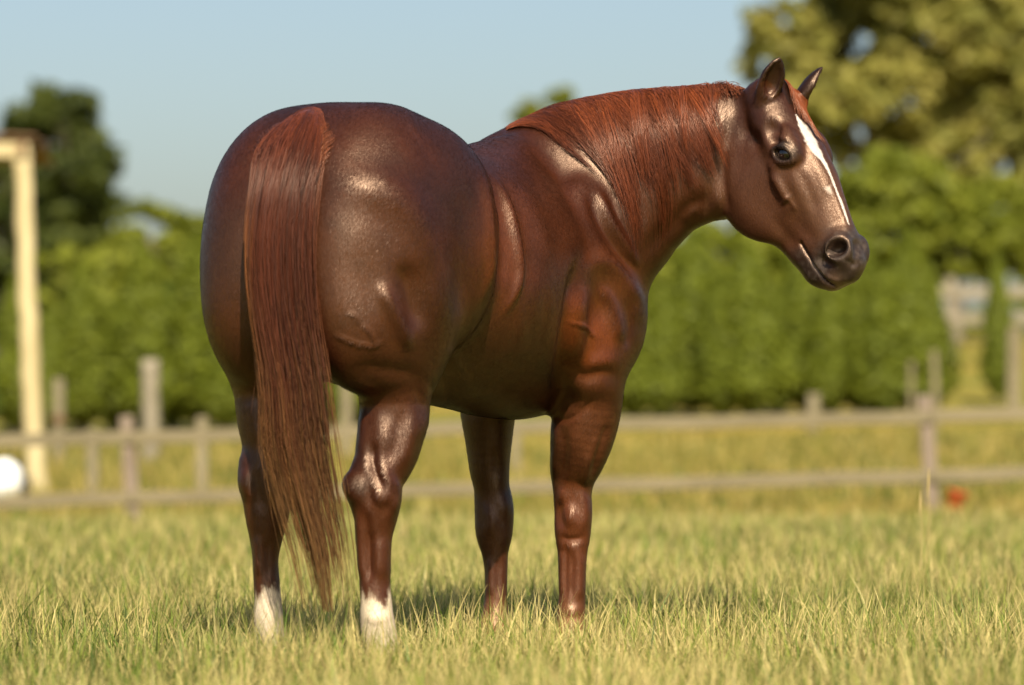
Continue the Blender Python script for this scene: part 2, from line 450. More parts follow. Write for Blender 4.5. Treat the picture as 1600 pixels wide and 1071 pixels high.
# eyes: an opening between the lids; the eyeball is a part of its own
EYES = []
for s in (-1, 1):
    ec = Q(.171, .037, .0705 * s)
    EYES.append(ec)
    ell(ec + HL * (s * .036) - EU * .002, (.0350, .0195, .019), (EX, EU, HL), k=.005, op='s')
    q = ec + HL * (s * .035)
    tube([q - EX * .036 + EU * .003 - HL * (s * .006), q - EX * .014 + EU * .0190, q + EX * .012 + EU * .0185, q + EX * .036 - EU * .005 - HL * (s * .009)],
         [.004, .0060, .0055, .0035], [.004, .0060, .0055, .0035], HL, k=.012, m=20)       # upper lid
    tube([q - EX * .031 - EU * .008 - HL * (s * .006), q - EX * .010 - EU * .0200 - HL * (s * .001), q + EX * .014 - EU * .0200 - HL * (s * .002), q + EX * .034 - EU * .010 - HL * (s * .009)],
         [.0015, .0022, .0022, .0015], [.0015, .0022, .0022, .0015], HL, k=.012, m=20)       # lower lid
    hell(.100, .038, .094 * s, (.030, .018, .016), k=.03, op='s')     # hollow above the eye
# nostrils
for s in (-1, 1):
    na = unit(.20 * HN + .40 * HH + .88 * s * HL)
    nu = unit(HN - na * na.dot(HN)); nv = np.cross(na, nu)
    nc = Q(.483, .036, .058 * s)
    ring = [nc + .028 * math.cos(t) * nu + .031 * math.sin(t) * nv for t in np.linspace(0, 2 * math.pi, 17)]
    tube(ring, [.0036] * 17, [.0036] * 17, na, k=.028, m=48)
    ell(nc + na * .004, (.0215, .0275, .040), (nu, nv, na), k=.016, op='s')
# mouth
for s in (-1, 1):
    htube([(.405, -.064, .056 * s, .0022, .012), (.44, -.062, .052 * s, .0022, .012), (.48, -.060, .046 * s, .0024, .012), (.515, -.054, .036 * s, .0024, .012), (.545, -.046, .016 * s, .0026, .014)], k=.012, op='s', m=14)
# --- relief: soft strokes (line of sight, half width in photo pixels, height in mm) worked into the finished surface
def hits(pts, y0=-.6, y1=1.7):
    out = []
    ys = np.arange(y0, y1, .006)
    for px, py in pts:
        d = field(np.array([P(px, py, y) for y in ys]))
        out.append(ys[int(np.argmax(d < 0))] if (d < 0).any() else np.nan)
    return np.array(out)
STROKES = [
 # hocks, knees, tendons
 ([(547, 735), (545, 755), (549, 775)], 7, 5), ([(575, 735), (577, 765), (580, 790)], 6, -5), ([(612, 742), (618, 770), (612, 800)], 6, 5), ([(588, 768), (596, 790)], 5, 4),
 ([(560, 800), (563, 850), (566, 905)], 4, 4), ([(578, 830), (580, 905)], 4, -4), ([(600, 835), (601, 905)], 6, 3), ([(572, 960), (590, 968), (610, 962)], 6, 3),
 ([(630, 640), (620, 690), (606, 725)], 8, -4), ([(648, 640), (640, 690), (625, 730)], 9, 4), ([(575, 625), (590, 660), (592, 700)], 10, 3),
 ([(395, 620), (400, 660), (404, 695)], 8, 4), ([(420, 720), (428, 750), (426, 785)], 6, 4), ([(402, 835), (404, 900)], 4, 3.5), ([(418, 840), (419, 905)], 4, -3),
 ([(876, 835), (884, 842), (900, 842), (914, 836)], 4, -4), ([(893, 800), (896, 822)], 9, 4), ([(876, 790), (880, 765)], 5, 4), ([(915, 760), (912, 735), (918, 705)], 6, 4),
 ([(878, 860), (879, 930)], 3, 3), ([(895, 860), (894, 935)], 3, -2.5), ([(908, 862), (907, 935)], 4, 3), ([(876, 950), (892, 956), (908, 950)], 5, 3),
 ([(760, 790), (768, 812), (764, 835)], 7, 5), ([(786, 775), (788, 805)], 6, 4), ([(772, 700), (776, 745)], 6, -3), ([(766, 870), (767, 930)], 3, 3), ([(778, 870), (779, 930)], 3, -3),
 # belly line, stifle fold, chest
 ([(672, 560), (690, 590), (700, 625)], 8, -5), ([(700, 540), (715, 575), (735, 605)], 7, 4),
 ([(975, 440), (996, 470), (998, 505)], 7, 4), ([(960, 560), (940, 566), (915, 568)], 9, 5),
 # flank folds: crest, then the hollow behind it
 ([(745, 250), (756, 285), (763, 318), (767, 358), (769, 400), (764, 440), (750, 480)], 4, 8),
 ([(770, 300), (780, 330), (785, 370), (786, 410), (780, 450)], 9, -7),
 ([(757, 262), (777, 288), (792, 315), (802, 345), (811, 392), (813, 428), (803, 465), (782, 500)], 4.5, 10),
 ([(780, 272), (802, 300), (818, 335), (828, 380), (832, 425), (820, 470)], 11, -6),
 ([(775, 262), (801, 284), (830, 322), (850, 372), (862, 430)], 8, 4),
 # rump: ring of muscle, groove of the ham
 ([(515, 300), (575, 288), (640, 325), (672, 400), (686, 480), (676, 545)], 22, 19),
 ([(555, 380), (572, 440), (588, 500)], 34, -14),
 ([(598, 440), (612, 475), (628, 515), (638, 548)], 8, 12),
 ([(632, 410), (645, 460), (655, 515)], 10, -13),
 ([(722, 280), (732, 350), (728, 430), (708, 500)], 18, -11),
 # veins
 ([(518, 517), (540, 530), (562, 538), (588, 540), (600, 530)], 2.6, 3.2),
 ([(588, 540), (580, 520), (566, 505)], 2.2, 2.4),
 ([(543, 488), (556, 495), (560, 508)], 2.2, 2.2),
 ([(560, 590), (572, 600), (590, 604)], 2.4, 2.4),
 # thigh and gaskin
 ([(545, 585), (575, 574), (605, 578), (640, 583), (664, 590)], 9, -5),
 ([(664, 600), (666, 625), (663, 655), (655, 690)], 6, 5),
 ([(640, 610), (645, 650), (640, 690)], 10, 3),
 ([(585, 690), (582, 715), (588, 738), (600, 765)], 5, -7),
 ([(570, 640), (569, 680), (566, 715)], 7, 5),
 ([(598, 730), (606, 756), (602, 785)], 5, 5),
 ([(551, 742), (549, 762), (555, 788)], 8, 6),
 ([(570, 790), (574, 830), (575, 880), (577, 920)], 5, -4),
 ([(600, 770), (612, 790), (606, 815)], 6, 4),
 ([(590, 840), (592, 900)], 6, 3),
 ([(386, 735), (384, 755), (392, 780)], 7, 5),
 ([(398, 730), (402, 760), (410, 800)], 6, -4),
 # shoulder and forearm
 ([(915, 380), (902, 440), (892, 500), (884, 550), (875, 600), (866, 650)], 9, -20),
 ([(912, 450), (905, 490), (900, 540), (896, 570)], 9, 10),
 ([(938, 445), (954, 472), (964, 505), (968, 535)], 6, 8),
 ([(948, 505), (944, 540), (932, 560)], 12, -3),
 ([(915, 430), (932, 405), (960, 415), (984, 450), (992, 500)], 11, 11),
 ([(935, 440), (935, 480), (930, 510)], 13, -8),
 ([(978, 470), (984, 510), (978, 545)], 4, -3),
 ([(892, 503), (910, 509), (922, 518), (931, 528)], 2.4, 3),
 ([(881, 571), (900, 582), (918, 590), (938, 581), (972, 586)], 8, -7),
 ([(905, 612), (930, 606), (955, 610), (965, 640)], 12, 4),
 ([(868, 645), (880, 656), (905, 645), (930, 620)], 3, -3),
 ([(869, 660), (871, 690), (868, 720), (867, 750)], 4, 5),
 ([(880, 670), (881, 710), (877, 750)], 6, -4),
 ([(952, 660), (935, 705), (924, 745)], 4, -4),
 ([(938, 675), (924, 715), (914, 750)], 6, 3),
 ([(907, 765), (914, 795), (909, 830)], 6, 5),
 ([(878, 775), (874, 800), (880, 828)], 5, -4),
 ([(892, 790), (892, 820)], 6, 4),
 ([(884, 845), (884, 890), (885, 940)], 3, -3.5),
 ([(902, 850), (902, 940)], 4, 2.5),
 # barrel: a hint of ribs
 ([(838, 400), (842, 460), (832, 520)], 6, 1.6), ([(858, 420), (860, 480), (850, 540)], 6, 1.6), ([(815, 480), (815, 530), (805, 570)], 6, 1.4),
 # neck: jugular groove, skin folds, throat
 ([(1118, 300), (1080, 328), (1040, 362), (1008, 400)], 10, -8),
 ([(1094, 322), (1078, 333), (1068, 348)], 6, 7),
 ([(1128, 300), (1118, 325)], 8, 5),
 ([(930, 290), (952, 338), (978, 382), (1000, 418)], 5, 8),
 ([(918, 300), (940, 350), (965, 392), (990, 432)], 6, -10),
 ([(950, 300), (968, 340), (990, 380)], 5, -4),
 ([(1158, 180), (1138, 212), (1125, 255), (1120, 300)], 9, -7),
 ([(1165, 175), (1155, 195), (1145, 215)], 9, 4),
 # face: crease behind the cheek, temple, crest, veins, lips
 ([(1132, 235), (1130, 270), (1132, 300), (1138, 330)], 5, -5),
 ([(1183, 205), (1180, 222), (1185, 235)], 6, -6),
 ([(1206, 216), (1220, 214), (1236, 222)], 5, 4),
 ([(1204, 226), (1220, 222), (1238, 230)], 2.2, -2),
 ([(1207, 250), (1222, 256), (1236, 252)], 3, 2),
 ([(1228, 268), (1248, 300), (1262, 335)], 11, 5), ([(1245, 262), (1262, 298), (1276, 332)], 7, -4), ([(1160, 260), (1150, 300), (1165, 345)], 12, 4), ([(1190, 280), (1200, 320), (1205, 350)], 14, -4), ([(1262, 232), (1280, 270), (1296, 310)], 6, 3), ([(1322, 408), (1334, 414), (1342, 408)], 3.5, -4), ([(1252, 424), (1262, 436), (1270, 446)], 6, 3), ([(1296, 362), (1312, 358), (1326, 364)], 5, 3),
 ([(1205, 270), (1220, 298), (1230, 316)], 5, 7),
 ([(1225, 306), (1236, 316), (1243, 330)], 2.2, 2),
 ([(1238, 302), (1229, 312), (1218, 320)], 2.2, 2),
 ([(1252, 345), (1262, 365), (1275, 378)], 8, -3),
 ([(1212, 340), (1225, 365), (1245, 385)], 8, -4),
 ([(1284, 400), (1292, 412), (1306, 414)], 4, -5),
 ([(1268, 400), (1278, 416), (1296, 434), (1316, 440)], 3, 3),
 ([(1335, 372), (1338, 392), (1334, 408)], 3.5, -4),
]
from concurrent.futures import ThreadPoolExecutor
# --- sparse sampling of the field and a surface-nets mesh
def axis(parts):
    out = []
    for a, b, s in parts:
        out.append(np.arange(a, b - 1e-9, s))
    return np.concatenate(out)
RES = globals().get('HORSE_RES', 1.08)
AX = axis([(-.95, .52, .006 * RES), (.52, 1.10, .0032 * RES)])
AY = axis([(-.50, .50, .0065 * RES), (.50, 1.0, .005 * RES), (1.0, 1.50, .0065 * RES)])
AZ = axis([(-.02, .92, .0065 * RES), (.92, 1.78, .0042 * RES)])
BL = 8
def pad(a):
    n = (-(len(a) - 1)) % BL
    st = a[-1] - a[-2]
    return np.concatenate((a, a[-1] + st * np.arange(1, n + 1)))
AX, AY, AZ = pad(AX), pad(AY), pad(AZ)
nx, ny, nz = len(AX), len(AY), len(AZ)
def sample_field():
    cx, cy, cz = AX[::BL], AY[::BL], AZ[::BL]
    G = np.stack(np.meshgrid(cx, cy, cz, indexing='ij'), -1).reshape(-1, 3)
    C = field(G).reshape(len(cx), len(cy), len(cz))
    F = np.repeat(np.repeat(np.repeat(C[:-1, :-1, :-1], BL, 0), BL, 1), BL, 2).astype(np.float32)
    F = np.pad(F, ((0, 1), (0, 1), (0, 1)), mode='edge')
    mn = np.full(np.array(C.shape) - 1, 9.0); mx = np.full_like(mn, -9.0)
    for i in (0, 1):
        for j in (0, 1):
            for k in (0, 1):
                b = C[i:i + mn.shape[0], j:j + mn.shape[1], k:k + mn.shape[2]]
                mn = np.minimum(mn, np.abs(b)); mx = np.maximum(mx, -np.abs(b))
    act = np.argwhere(mn < .046 * max(RES, 1))
    o = np.arange(BL)
    def work(s):
        a = act[s:s + 250] * BL
        I = np.broadcast_to(a[:, 0, None, None, None] + o[None, :, None, None], (len(a), BL, BL, BL)).reshape(len(a), -1)
        J = np.broadcast_to(a[:, 1, None, None, None] + o[None, None, :, None], (len(a), BL, BL, BL)).reshape(len(a), -1)
        K = np.broadcast_to(a[:, 2, None, None, None] + o[None, None, None, :], (len(a), BL, BL, BL)).reshape(len(a), -1)
        F[I, J, K] = field_blocks(np.stack((AX[I], AY[J], AZ[K]), -1))
    with ThreadPoolExecutor(4) as ex:
        list(ex.map(work, range(0, len(act), 250)))
    return F
def surface_nets(F):
    ins = F < 0
    any_ = np.zeros(np.array(F.shape) - 1, bool); all_ = np.ones_like(any_)
    for i in (0, 1):
        for j in (0, 1):
            for k in (0, 1):
                b = ins[i:i + any_.shape[0], j:j + any_.shape[1], k:k + any_.shape[2]]
                any_ |= b; all_ &= b
    cells = np.argwhere(any_ & ~all_)
    sh = any_.shape
    lin = (cells[:, 0] * sh[1] + cells[:, 1]) * sh[2] + cells[:, 2]
    cor = [(i, j, k) for i in (0, 1) for j in (0, 1) for k in (0, 1)]
    val = {c: F[cells[:, 0] + c[0], cells[:, 1] + c[1], cells[:, 2] + c[2]] for c in cor}
    acc = np.zeros((len(cells), 3)); cnt = np.zeros(len(cells))
    for c in cor:
        for ax in range(3):
            if c[ax]: continue
            e = list(c); e[ax] = 1; e = tuple(e)
            va, vb = val[c], val[e]
            cr = (va < 0) != (vb < 0)
            t = np.where(cr, va / np.where(cr, va - vb, 1), 0)
            p = np.array(c, float)[None, :].repeat(len(cells), 0); p[:, ax] += t
            acc[cr] += p[cr]; cnt[cr] += 1
    pos = cells + acc / cnt[:, None]
    V = np.stack([np.interp(pos[:, q], np.arange(len(A)), A) for q, A in enumerate((AX, AY, AZ))], 1)
    quads = []
    for ax in range(3):
        o1, o2 = [(1, 2), (2, 0), (0, 1)][ax]
        sl0 = [slice(None)] * 3; sl1 = [slice(None)] * 3
        sl0[ax] = slice(0, -1); sl1[ax] = slice(1, None)
        ch = ins[tuple(sl0)] != ins[tuple(sl1)]
        E = np.argwhere(ch)
        ok = (E[:, o1] > 0) & (E[:, o2] > 0) & (E[:, o1] < sh[o1]) & (E[:, o2] < sh[o2])
        E = E[ok]
        flip = ins[tuple(E.T)]
        ids = []
        for d1, d2 in ((-1, -1), (0, -1), (0, 0), (-1, 0)):
            q = E.copy(); q[:, o1] += d1; q[:, o2] += d2
            ids.append(np.searchsorted(lin, (q[:, 0] * sh[1] + q[:, 1]) * sh[2] + q[:, 2]))
        Qd = np.stack(ids, 1)
        Qd[~flip] = Qd[~flip][:, ::-1]
        quads.append(Qd)
    return V, np.concatenate(quads)
def relax(V, Fq, it=2, w=.5):
    e = np.concatenate([Fq[:, [0, 1]], Fq[:, [1, 2]], Fq[:, [2, 3]], Fq[:, [3, 0]]])
    n = len(V); deg = np.bincount(e.ravel(), minlength=n).astype(float)[:, None]
    for q in range(it):
        for ww in (w, -w * 1.03):
            S = np.stack([np.bincount(e[:, 0], V[e[:, 1], c], n) + np.bincount(e[:, 1], V[e[:, 0], c], n) for c in range(3)], 1)
            V = V + ww * (S / deg - V)
    return V
import time as _t
_t0 = _t.time()
FLD = sample_field()
HV, HQ = surface_nets(FLD)
HV = relax(HV, HQ, 3)
def vnormals(V, Fq):
    n = np.cross(V[Fq[:, 2]] - V[Fq[:, 0]], V[Fq[:, 3]] - V[Fq[:, 1]])
    N = np.zeros_like(V)
    for c in range(4):
        for q in range(3):
            N[:, q] += np.bincount(Fq[:, c], n[:, q], len(V))
    return N / (np.linalg.norm(N, axis=1)[:, None] + 1e-12)
def to_px(V):
    y, z = V[:, 1] - CAM_Y, V[:, 2] - CAM_Z
    d = _cp * y + _sp * z; v = -_sp * y + _cp * z
    return np.stack((800 + FPX * V[:, 0] / d, 535.5 - FPX * v / d), 1)
HN_ = vnormals(HV, HQ)
PXY = to_px(HV)
disp = np.zeros(len(HV))
front = HN_[:, 1] < .25
for pts, sg, mm in STROKES:
    dep = hits(pts)
    dep = np.where(np.isnan(dep), np.nanmean(dep), dep)
    c = crom(np.column_stack((np.array(pts, float), dep)), max(6, int(np.linalg.norm(np.diff(np.array(pts, float), axis=0), axis=1).sum() / (.7 * sg))))
    lo, hi = c[:, :2].min(0) - 3 * sg, c[:, :2].max(0) + 3 * sg
    ix = np.nonzero(front & (PXY > lo).all(1) & (PXY < hi).all(1))[0]
    ds = np.linalg.norm(np.gradient(c[:, :2], axis=0), axis=1)
    u = np.linspace(0, 1, len(c))
    tap = np.clip(np.minimum(u, 1 - u) / .25, 0, 1); tap = tap * tap * (3 - 2 * tap)
    g = np.zeros(len(ix))
    for q in range(len(c)):
        e = ((PXY[ix] - c[q, :2]) ** 2).sum(1) / (2 * sg * sg) + ((HV[ix, 1] - c[q, 2]) / .13) ** 4
        g += np.exp(-e) * (tap[q] * ds[q] / (sg * 2.5066))
    disp[ix] += g * mm * (.0017 if min(p[1] for p in pts) > 600 else .00135)
HV = HV + HN_ * disp[:, None]
HV = relax(HV, HQ, 1)
print('HORSE', len(HV), len(HQ), round(_t.time() - _t0, 1), 's', FLD.shape)
# --- colour of the coat, stored on the surface (white socks, blaze, dark muzzle, painted-in sunlit patches)
rng = np.random.default_rng(7)
def vnoise(X, sc, seed=0):
    """Cheap smooth value noise in 3D, 0..1."""
    r = np.random.default_rng(seed); tab = r.random((32, 32, 32))
    q = X * sc; i = np.floor(q).astype(int); f = q - i; f = f * f * (3 - 2 * f); i &= 31
    o = 0
    for a in (0, 1):
        for b in (0, 1):
            for c in (0, 1):
                w = (f[:, 0] if a else 1 - f[:, 0]) * (f[:, 1] if b else 1 - f[:, 1]) * (f[:, 2] if c else 1 - f[:, 2])
                o = o + w * tab[(i[:, 0] + a) & 31, (i[:, 1] + b) & 31, (i[:, 2] + c) & 31]
    return o
def mixc(C, col, w):
    return C * (1 - w[:, None]) + np.array(col)[None, :] * w[:, None]
COAT_LIT_TONES = [   # place in the photo, extent, colour, strength; coat red with sunlight and sheen painted in
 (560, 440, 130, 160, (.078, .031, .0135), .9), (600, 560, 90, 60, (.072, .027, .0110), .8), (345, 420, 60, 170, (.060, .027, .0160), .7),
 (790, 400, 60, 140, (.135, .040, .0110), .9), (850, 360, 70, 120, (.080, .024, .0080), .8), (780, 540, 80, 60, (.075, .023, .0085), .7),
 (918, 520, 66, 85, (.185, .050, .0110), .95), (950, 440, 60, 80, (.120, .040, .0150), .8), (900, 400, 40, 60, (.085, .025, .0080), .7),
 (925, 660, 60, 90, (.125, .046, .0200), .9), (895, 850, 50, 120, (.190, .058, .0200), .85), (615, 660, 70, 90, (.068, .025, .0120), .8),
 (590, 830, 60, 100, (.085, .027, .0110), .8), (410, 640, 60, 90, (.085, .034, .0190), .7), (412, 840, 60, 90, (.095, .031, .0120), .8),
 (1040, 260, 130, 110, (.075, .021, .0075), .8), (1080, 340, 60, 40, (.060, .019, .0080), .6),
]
def coat_colours(V, XY):
    n1 = vnoise(V, 7, 1); n2 = vnoise(V, 28, 2); n3 = vnoise(V, 110, 3)
    C = np.tile(np.array((.042, .0118, .0048)), (len(V), 1))                # dark liver chestnut, redder on flank, shoulder and thigh where sunlight is painted in
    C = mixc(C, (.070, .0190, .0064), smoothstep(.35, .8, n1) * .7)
    for px, py, rx, ry, col, w in COAT_LIT_TONES:
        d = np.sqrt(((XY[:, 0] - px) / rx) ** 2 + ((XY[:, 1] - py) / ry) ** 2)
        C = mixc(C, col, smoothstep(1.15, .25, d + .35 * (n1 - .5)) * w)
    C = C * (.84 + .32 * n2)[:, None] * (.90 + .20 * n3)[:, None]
    hd = V - HEAD0
    a, h, l = hd @ HN, hd @ HH, hd @ HL
    head = (V[:, 0] > .55) & (a > -.12) & (V[:, 2] > 1.0)
    hw = head * smoothstep(.04, .14, a)
    C = mixc(C, (.092, .037, .0175), hw * (.45 + .4 * n1))
    C = mixc(C, (.135, .066, .035), hw * smoothstep(.20, .32, a) * smoothstep(-.05, .02, h) * .6)
    # muzzle, lips
    mz = head * smoothstep(.395, .475, a + .035 * (n2 - .5) + .25 * np.maximum(0, -h - .05))
    C = mixc(C, (.026, .021, .020), mz * .94)
    C = mixc(C, (.085, .070, .062), mz * smoothstep(.5, .75, n3) * .55 + mz * smoothstep(.55, .8, n2) * .3)
    C = mixc(C, (.22, .14, .10), head * smoothstep(.515, .54, a) * smoothstep(.02, -.03, h) * smoothstep(-.10, -.06, h) * (.25 + .5 * n2))
    # eye skin, hollow
    for s in (-1, 1):
        q = V - (Q(.168, .043, .090 * s))
        e = np.sqrt(((q @ EX) / .043) ** 2 + ((q @ EU) / .034) ** 2 + ((q @ HL) / .05) ** 2)
        C = mixc(C, (.014, .011, .010), head * smoothstep(1.25, .75, e) * .95)
        q = V - Q(.483, .036, .058 * s)
        e = np.linalg.norm(q, axis=1)
        C = mixc(C, (.035, .013, .012), head * smoothstep(.032, .020, e) * smoothstep(.05, .042, np.abs(l)) * .8)
    # ears: dark inside and at the tips
    ear = head & (h > .085) & (a < .03)
    C = mixc(C, (.016, .007, .005), ear * (.65 + .3 * n2))
    # blaze and snip
    bz = np.array([(1244, 180, 1.5), (1250, 192, 5), (1258, 205, 9), (1268, 222, 10.5), (1277, 238, 7.5), (1286, 251, 4.5), (1296, 270, 2.6), (1306, 296, 2.2), (1315, 318, 2.4), (1322, 338, 2.0), (1326, 350, 1.0)])
    bc = crom(bz, 120); bc[:, 2] *= .70
    ix = np.nonzero(head & (HN_[:, 1] < .6) & (h > .03) & (a > .05))[0]
    d = np.sqrt(((XY[ix][:, None, :] - bc[None, :, :2]) ** 2).sum(2)) / bc[None, :, 2]
    w = np.zeros(len(V)); w[ix] = smoothstep(1.30, .70, d.min(1) + .6 * (n3[ix] - .5))
    C = mixc(C, (.74, .67, .58), w * (.86 + .14 * n3))
    d = np.linalg.norm((XY - np.array((1294, 296))) / np.array((6, 9)), axis=1)
    C = mixc(C, (.50, .43, .36), head * smoothstep(1.3, .2, d + 1.2 * (n3 - .5)) * .8)
    d = np.min([np.linalg.norm((XY - np.array(p)) / 4.5, axis=1) for p in ((1273, 413), (1278, 420), (1284, 427))], axis=0)
    C = mixc(C, (.26, .22, .19), head * smoothstep(1.5, .3, d + .9 * (n3 - .5)) * .42)
    # legs: redder towards the ground, white hind socks, tan front fetlocks
    z = V[:, 2]; f = (V - HO) @ HF
    C = mixc(C, (.095, .031, .0135), smoothstep(.55, .35, z) * .6)
    hind = f < .55
    r = (V - HO) @ HR
    edge = .246 + .05 * smoothstep(-.16, -.06, r) * (r < 0) + .03 * (n3 - .5) + .06 * (vnoise(V * np.array((1, 1, .22)), 75, 5) - .5)
    C = mixc(C, (.64, .53, .37), hind * smoothstep(.014, -.014, z - edge) * (.9 + .1 * n2))
    C = mixc(C, (.60, .42, .24), hind * smoothstep(.14, .07, z) * .5)
    C = mixc(C, (.26, .125, .050), (~hind) * smoothstep(.22, .10, z + .05 * (n2 - .5)) * .9)
    d = np.linalg.norm((XY - np.array((774, 751))) / np.array((5, 14)), axis=1)
    C = mixc(C, (.22, .17, .14), (HN_[:, 1] < 0) * smoothstep(1.2, .5, d) * .6)     # chestnut on the foreleg
    for px, py, rr in ((563, 757, 17), (389, 752, 13)):
        d = np.linalg.norm((XY - np.array((px, py))) / rr, axis=1)
        C = mixc(C, (.022, .012, .009), (HN_[:, 1] < 0) * hind * smoothstep(1.3, .3, d + .4 * (n2 - .5)) * .75)
    return np.clip(np.where((C.sum(1) < .35)[:, None], C * np.where(head[:, None], (.66, .60, .54), (.60, .48, .36)), C * .88), 0, 1)
HN_ = vnormals(HV, HQ)
PXY = to_px(HV)
coat_me = mesh_np('body', HV, HQ)
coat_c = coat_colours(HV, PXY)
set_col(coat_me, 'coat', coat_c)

def coat_material():
    m, nt, b = new_mat('horse_coat')
    N, Lk = nt.nodes, nt.links
    at = N.new('ShaderNodeAttribute'); at.attribute_name = 'coat'
    tc = N.new('ShaderNodeTexCoord')
    mp = N.new('ShaderNodeMapping'); mp.inputs['Scale'].default_value = (1, 1, .22)
    Lk.new(tc.outputs['Object'], mp.inputs['Vector'])
    n1 = N.new('ShaderNodeTexNoise'); n1.inputs['Scale'].default_value = 420; n1.inputs['Detail'].default_value = 3
    n2 = N.new('ShaderNodeTexNoise'); n2.inputs['Scale'].default_value = 11; n2.inputs['Detail'].default_value = 4
    n3 = N.new('ShaderNodeTexNoise'); n3.inputs['Scale'].default_value = 120; n3.inputs['Detail'].default_value = 3
    Lk.new(mp.outputs['Vector'], n1.inputs['Vector']); Lk.new(tc.outputs['Object'], n2.inputs['Vector']); Lk.new(mp.outputs['Vector'], n3.inputs['Vector'])
    # hair-fine mottling of the colour
    mr = N.new('ShaderNodeMapRange'); mr.inputs['From Min'].default_value = .3; mr.inputs['From Max'].default_value = .7
    mr.inputs['To Min'].default_value = .72; mr.inputs['To Max'].default_value = 1.25
    Lk.new(n1.outputs['Fac'], mr.inputs['Value'])
    mx = N.new('ShaderNodeMix'); mx.data_type = 'RGBA'; mx.blend_type = 'MULTIPLY'; mx.inputs[0].default_value = 1
    Lk.new(at.outputs['Color'], mx.inputs[6]); Lk.new(mr.outputs['Result'], mx.inputs[7])
    Lk.new(mx.outputs[2], b.inputs['Base Color'])
    ad = N.new('ShaderNodeMath'); ad.operation = 'ADD'
    Lk.new(n2.outputs['Fac'], ad.inputs[0]); Lk.new(n3.outputs['Fac'], ad.inputs[1])
    rr = N.new('ShaderNodeMapRange'); rr.inputs['From Min'].default_value = .6; rr.inputs['From Max'].default_value = 1.4
    rr.inputs['To Min'].default_value = .30; rr.inputs['To Max'].default_value = .47
    Lk.new(ad.outputs[0], rr.inputs['Value']); Lk.new(rr.outputs['Result'], b.inputs['Roughness'])
    b.inputs['Specular IOR Level'].default_value = .78
    b.inputs['Specular Tint'].default_value = (1, .70, .50, 1)
    bp = N.new('ShaderNodeBump'); bp.inputs['Strength'].default_value = .6; bp.inputs['Distance'].default_value = .0016
    Lk.new(n1.outputs['Fac'], bp.inputs['Height'])
    bp2 = N.new('ShaderNodeBump'); bp2.inputs['Strength'].default_value = .08; bp2.inputs['Distance'].default_value = .004
    n4 = N.new('ShaderNodeTexNoise'); n4.inputs['Scale'].default_value = 38; n4.inputs['Detail'].default_value = 2
    Lk.new(tc.outputs['Object'], n4.inputs['Vector'])
    Lk.new(n4.outputs['Fac'], bp2.inputs['Height']); Lk.new(bp2.outputs['Normal'], bp.inputs['Normal'])
    Lk.new(bp.outputs['Normal'], b.inputs['Normal'])
    return m
def hair_material(name, rough=.38, spec=.5):
    m, nt, b = new_mat(name)
    at = nt.nodes.new('ShaderNodeAttribute'); at.attribute_name = 'hair'
    nt.links.new(at.outputs['Color'], b.inputs['Base Color'])
    b.inputs['Roughness'].default_value = rough
    b.inputs['Specular IOR Level'].default_value = spec
    b.inputs['Specular Tint'].default_value = (1, .76, .62, 1)
    return m
M_COAT = coat_material()
M_HAIR = hair_material('horse_hair', .34, .8)
horse = empty('horse', tuple(L(.55, 0, 0)))
tag(horse, 'glossy dark chestnut horse with white blaze and hind socks, looking to the right', 'horse')
def part_world(name, me, mat, parent):
    o = link_mesh(name, me, mat, parent)
    o.matrix_parent_inverse = Matrix.Translation(parent.location).inverted()
    return o
body = part_world('body', coat_me, M_COAT, horse)

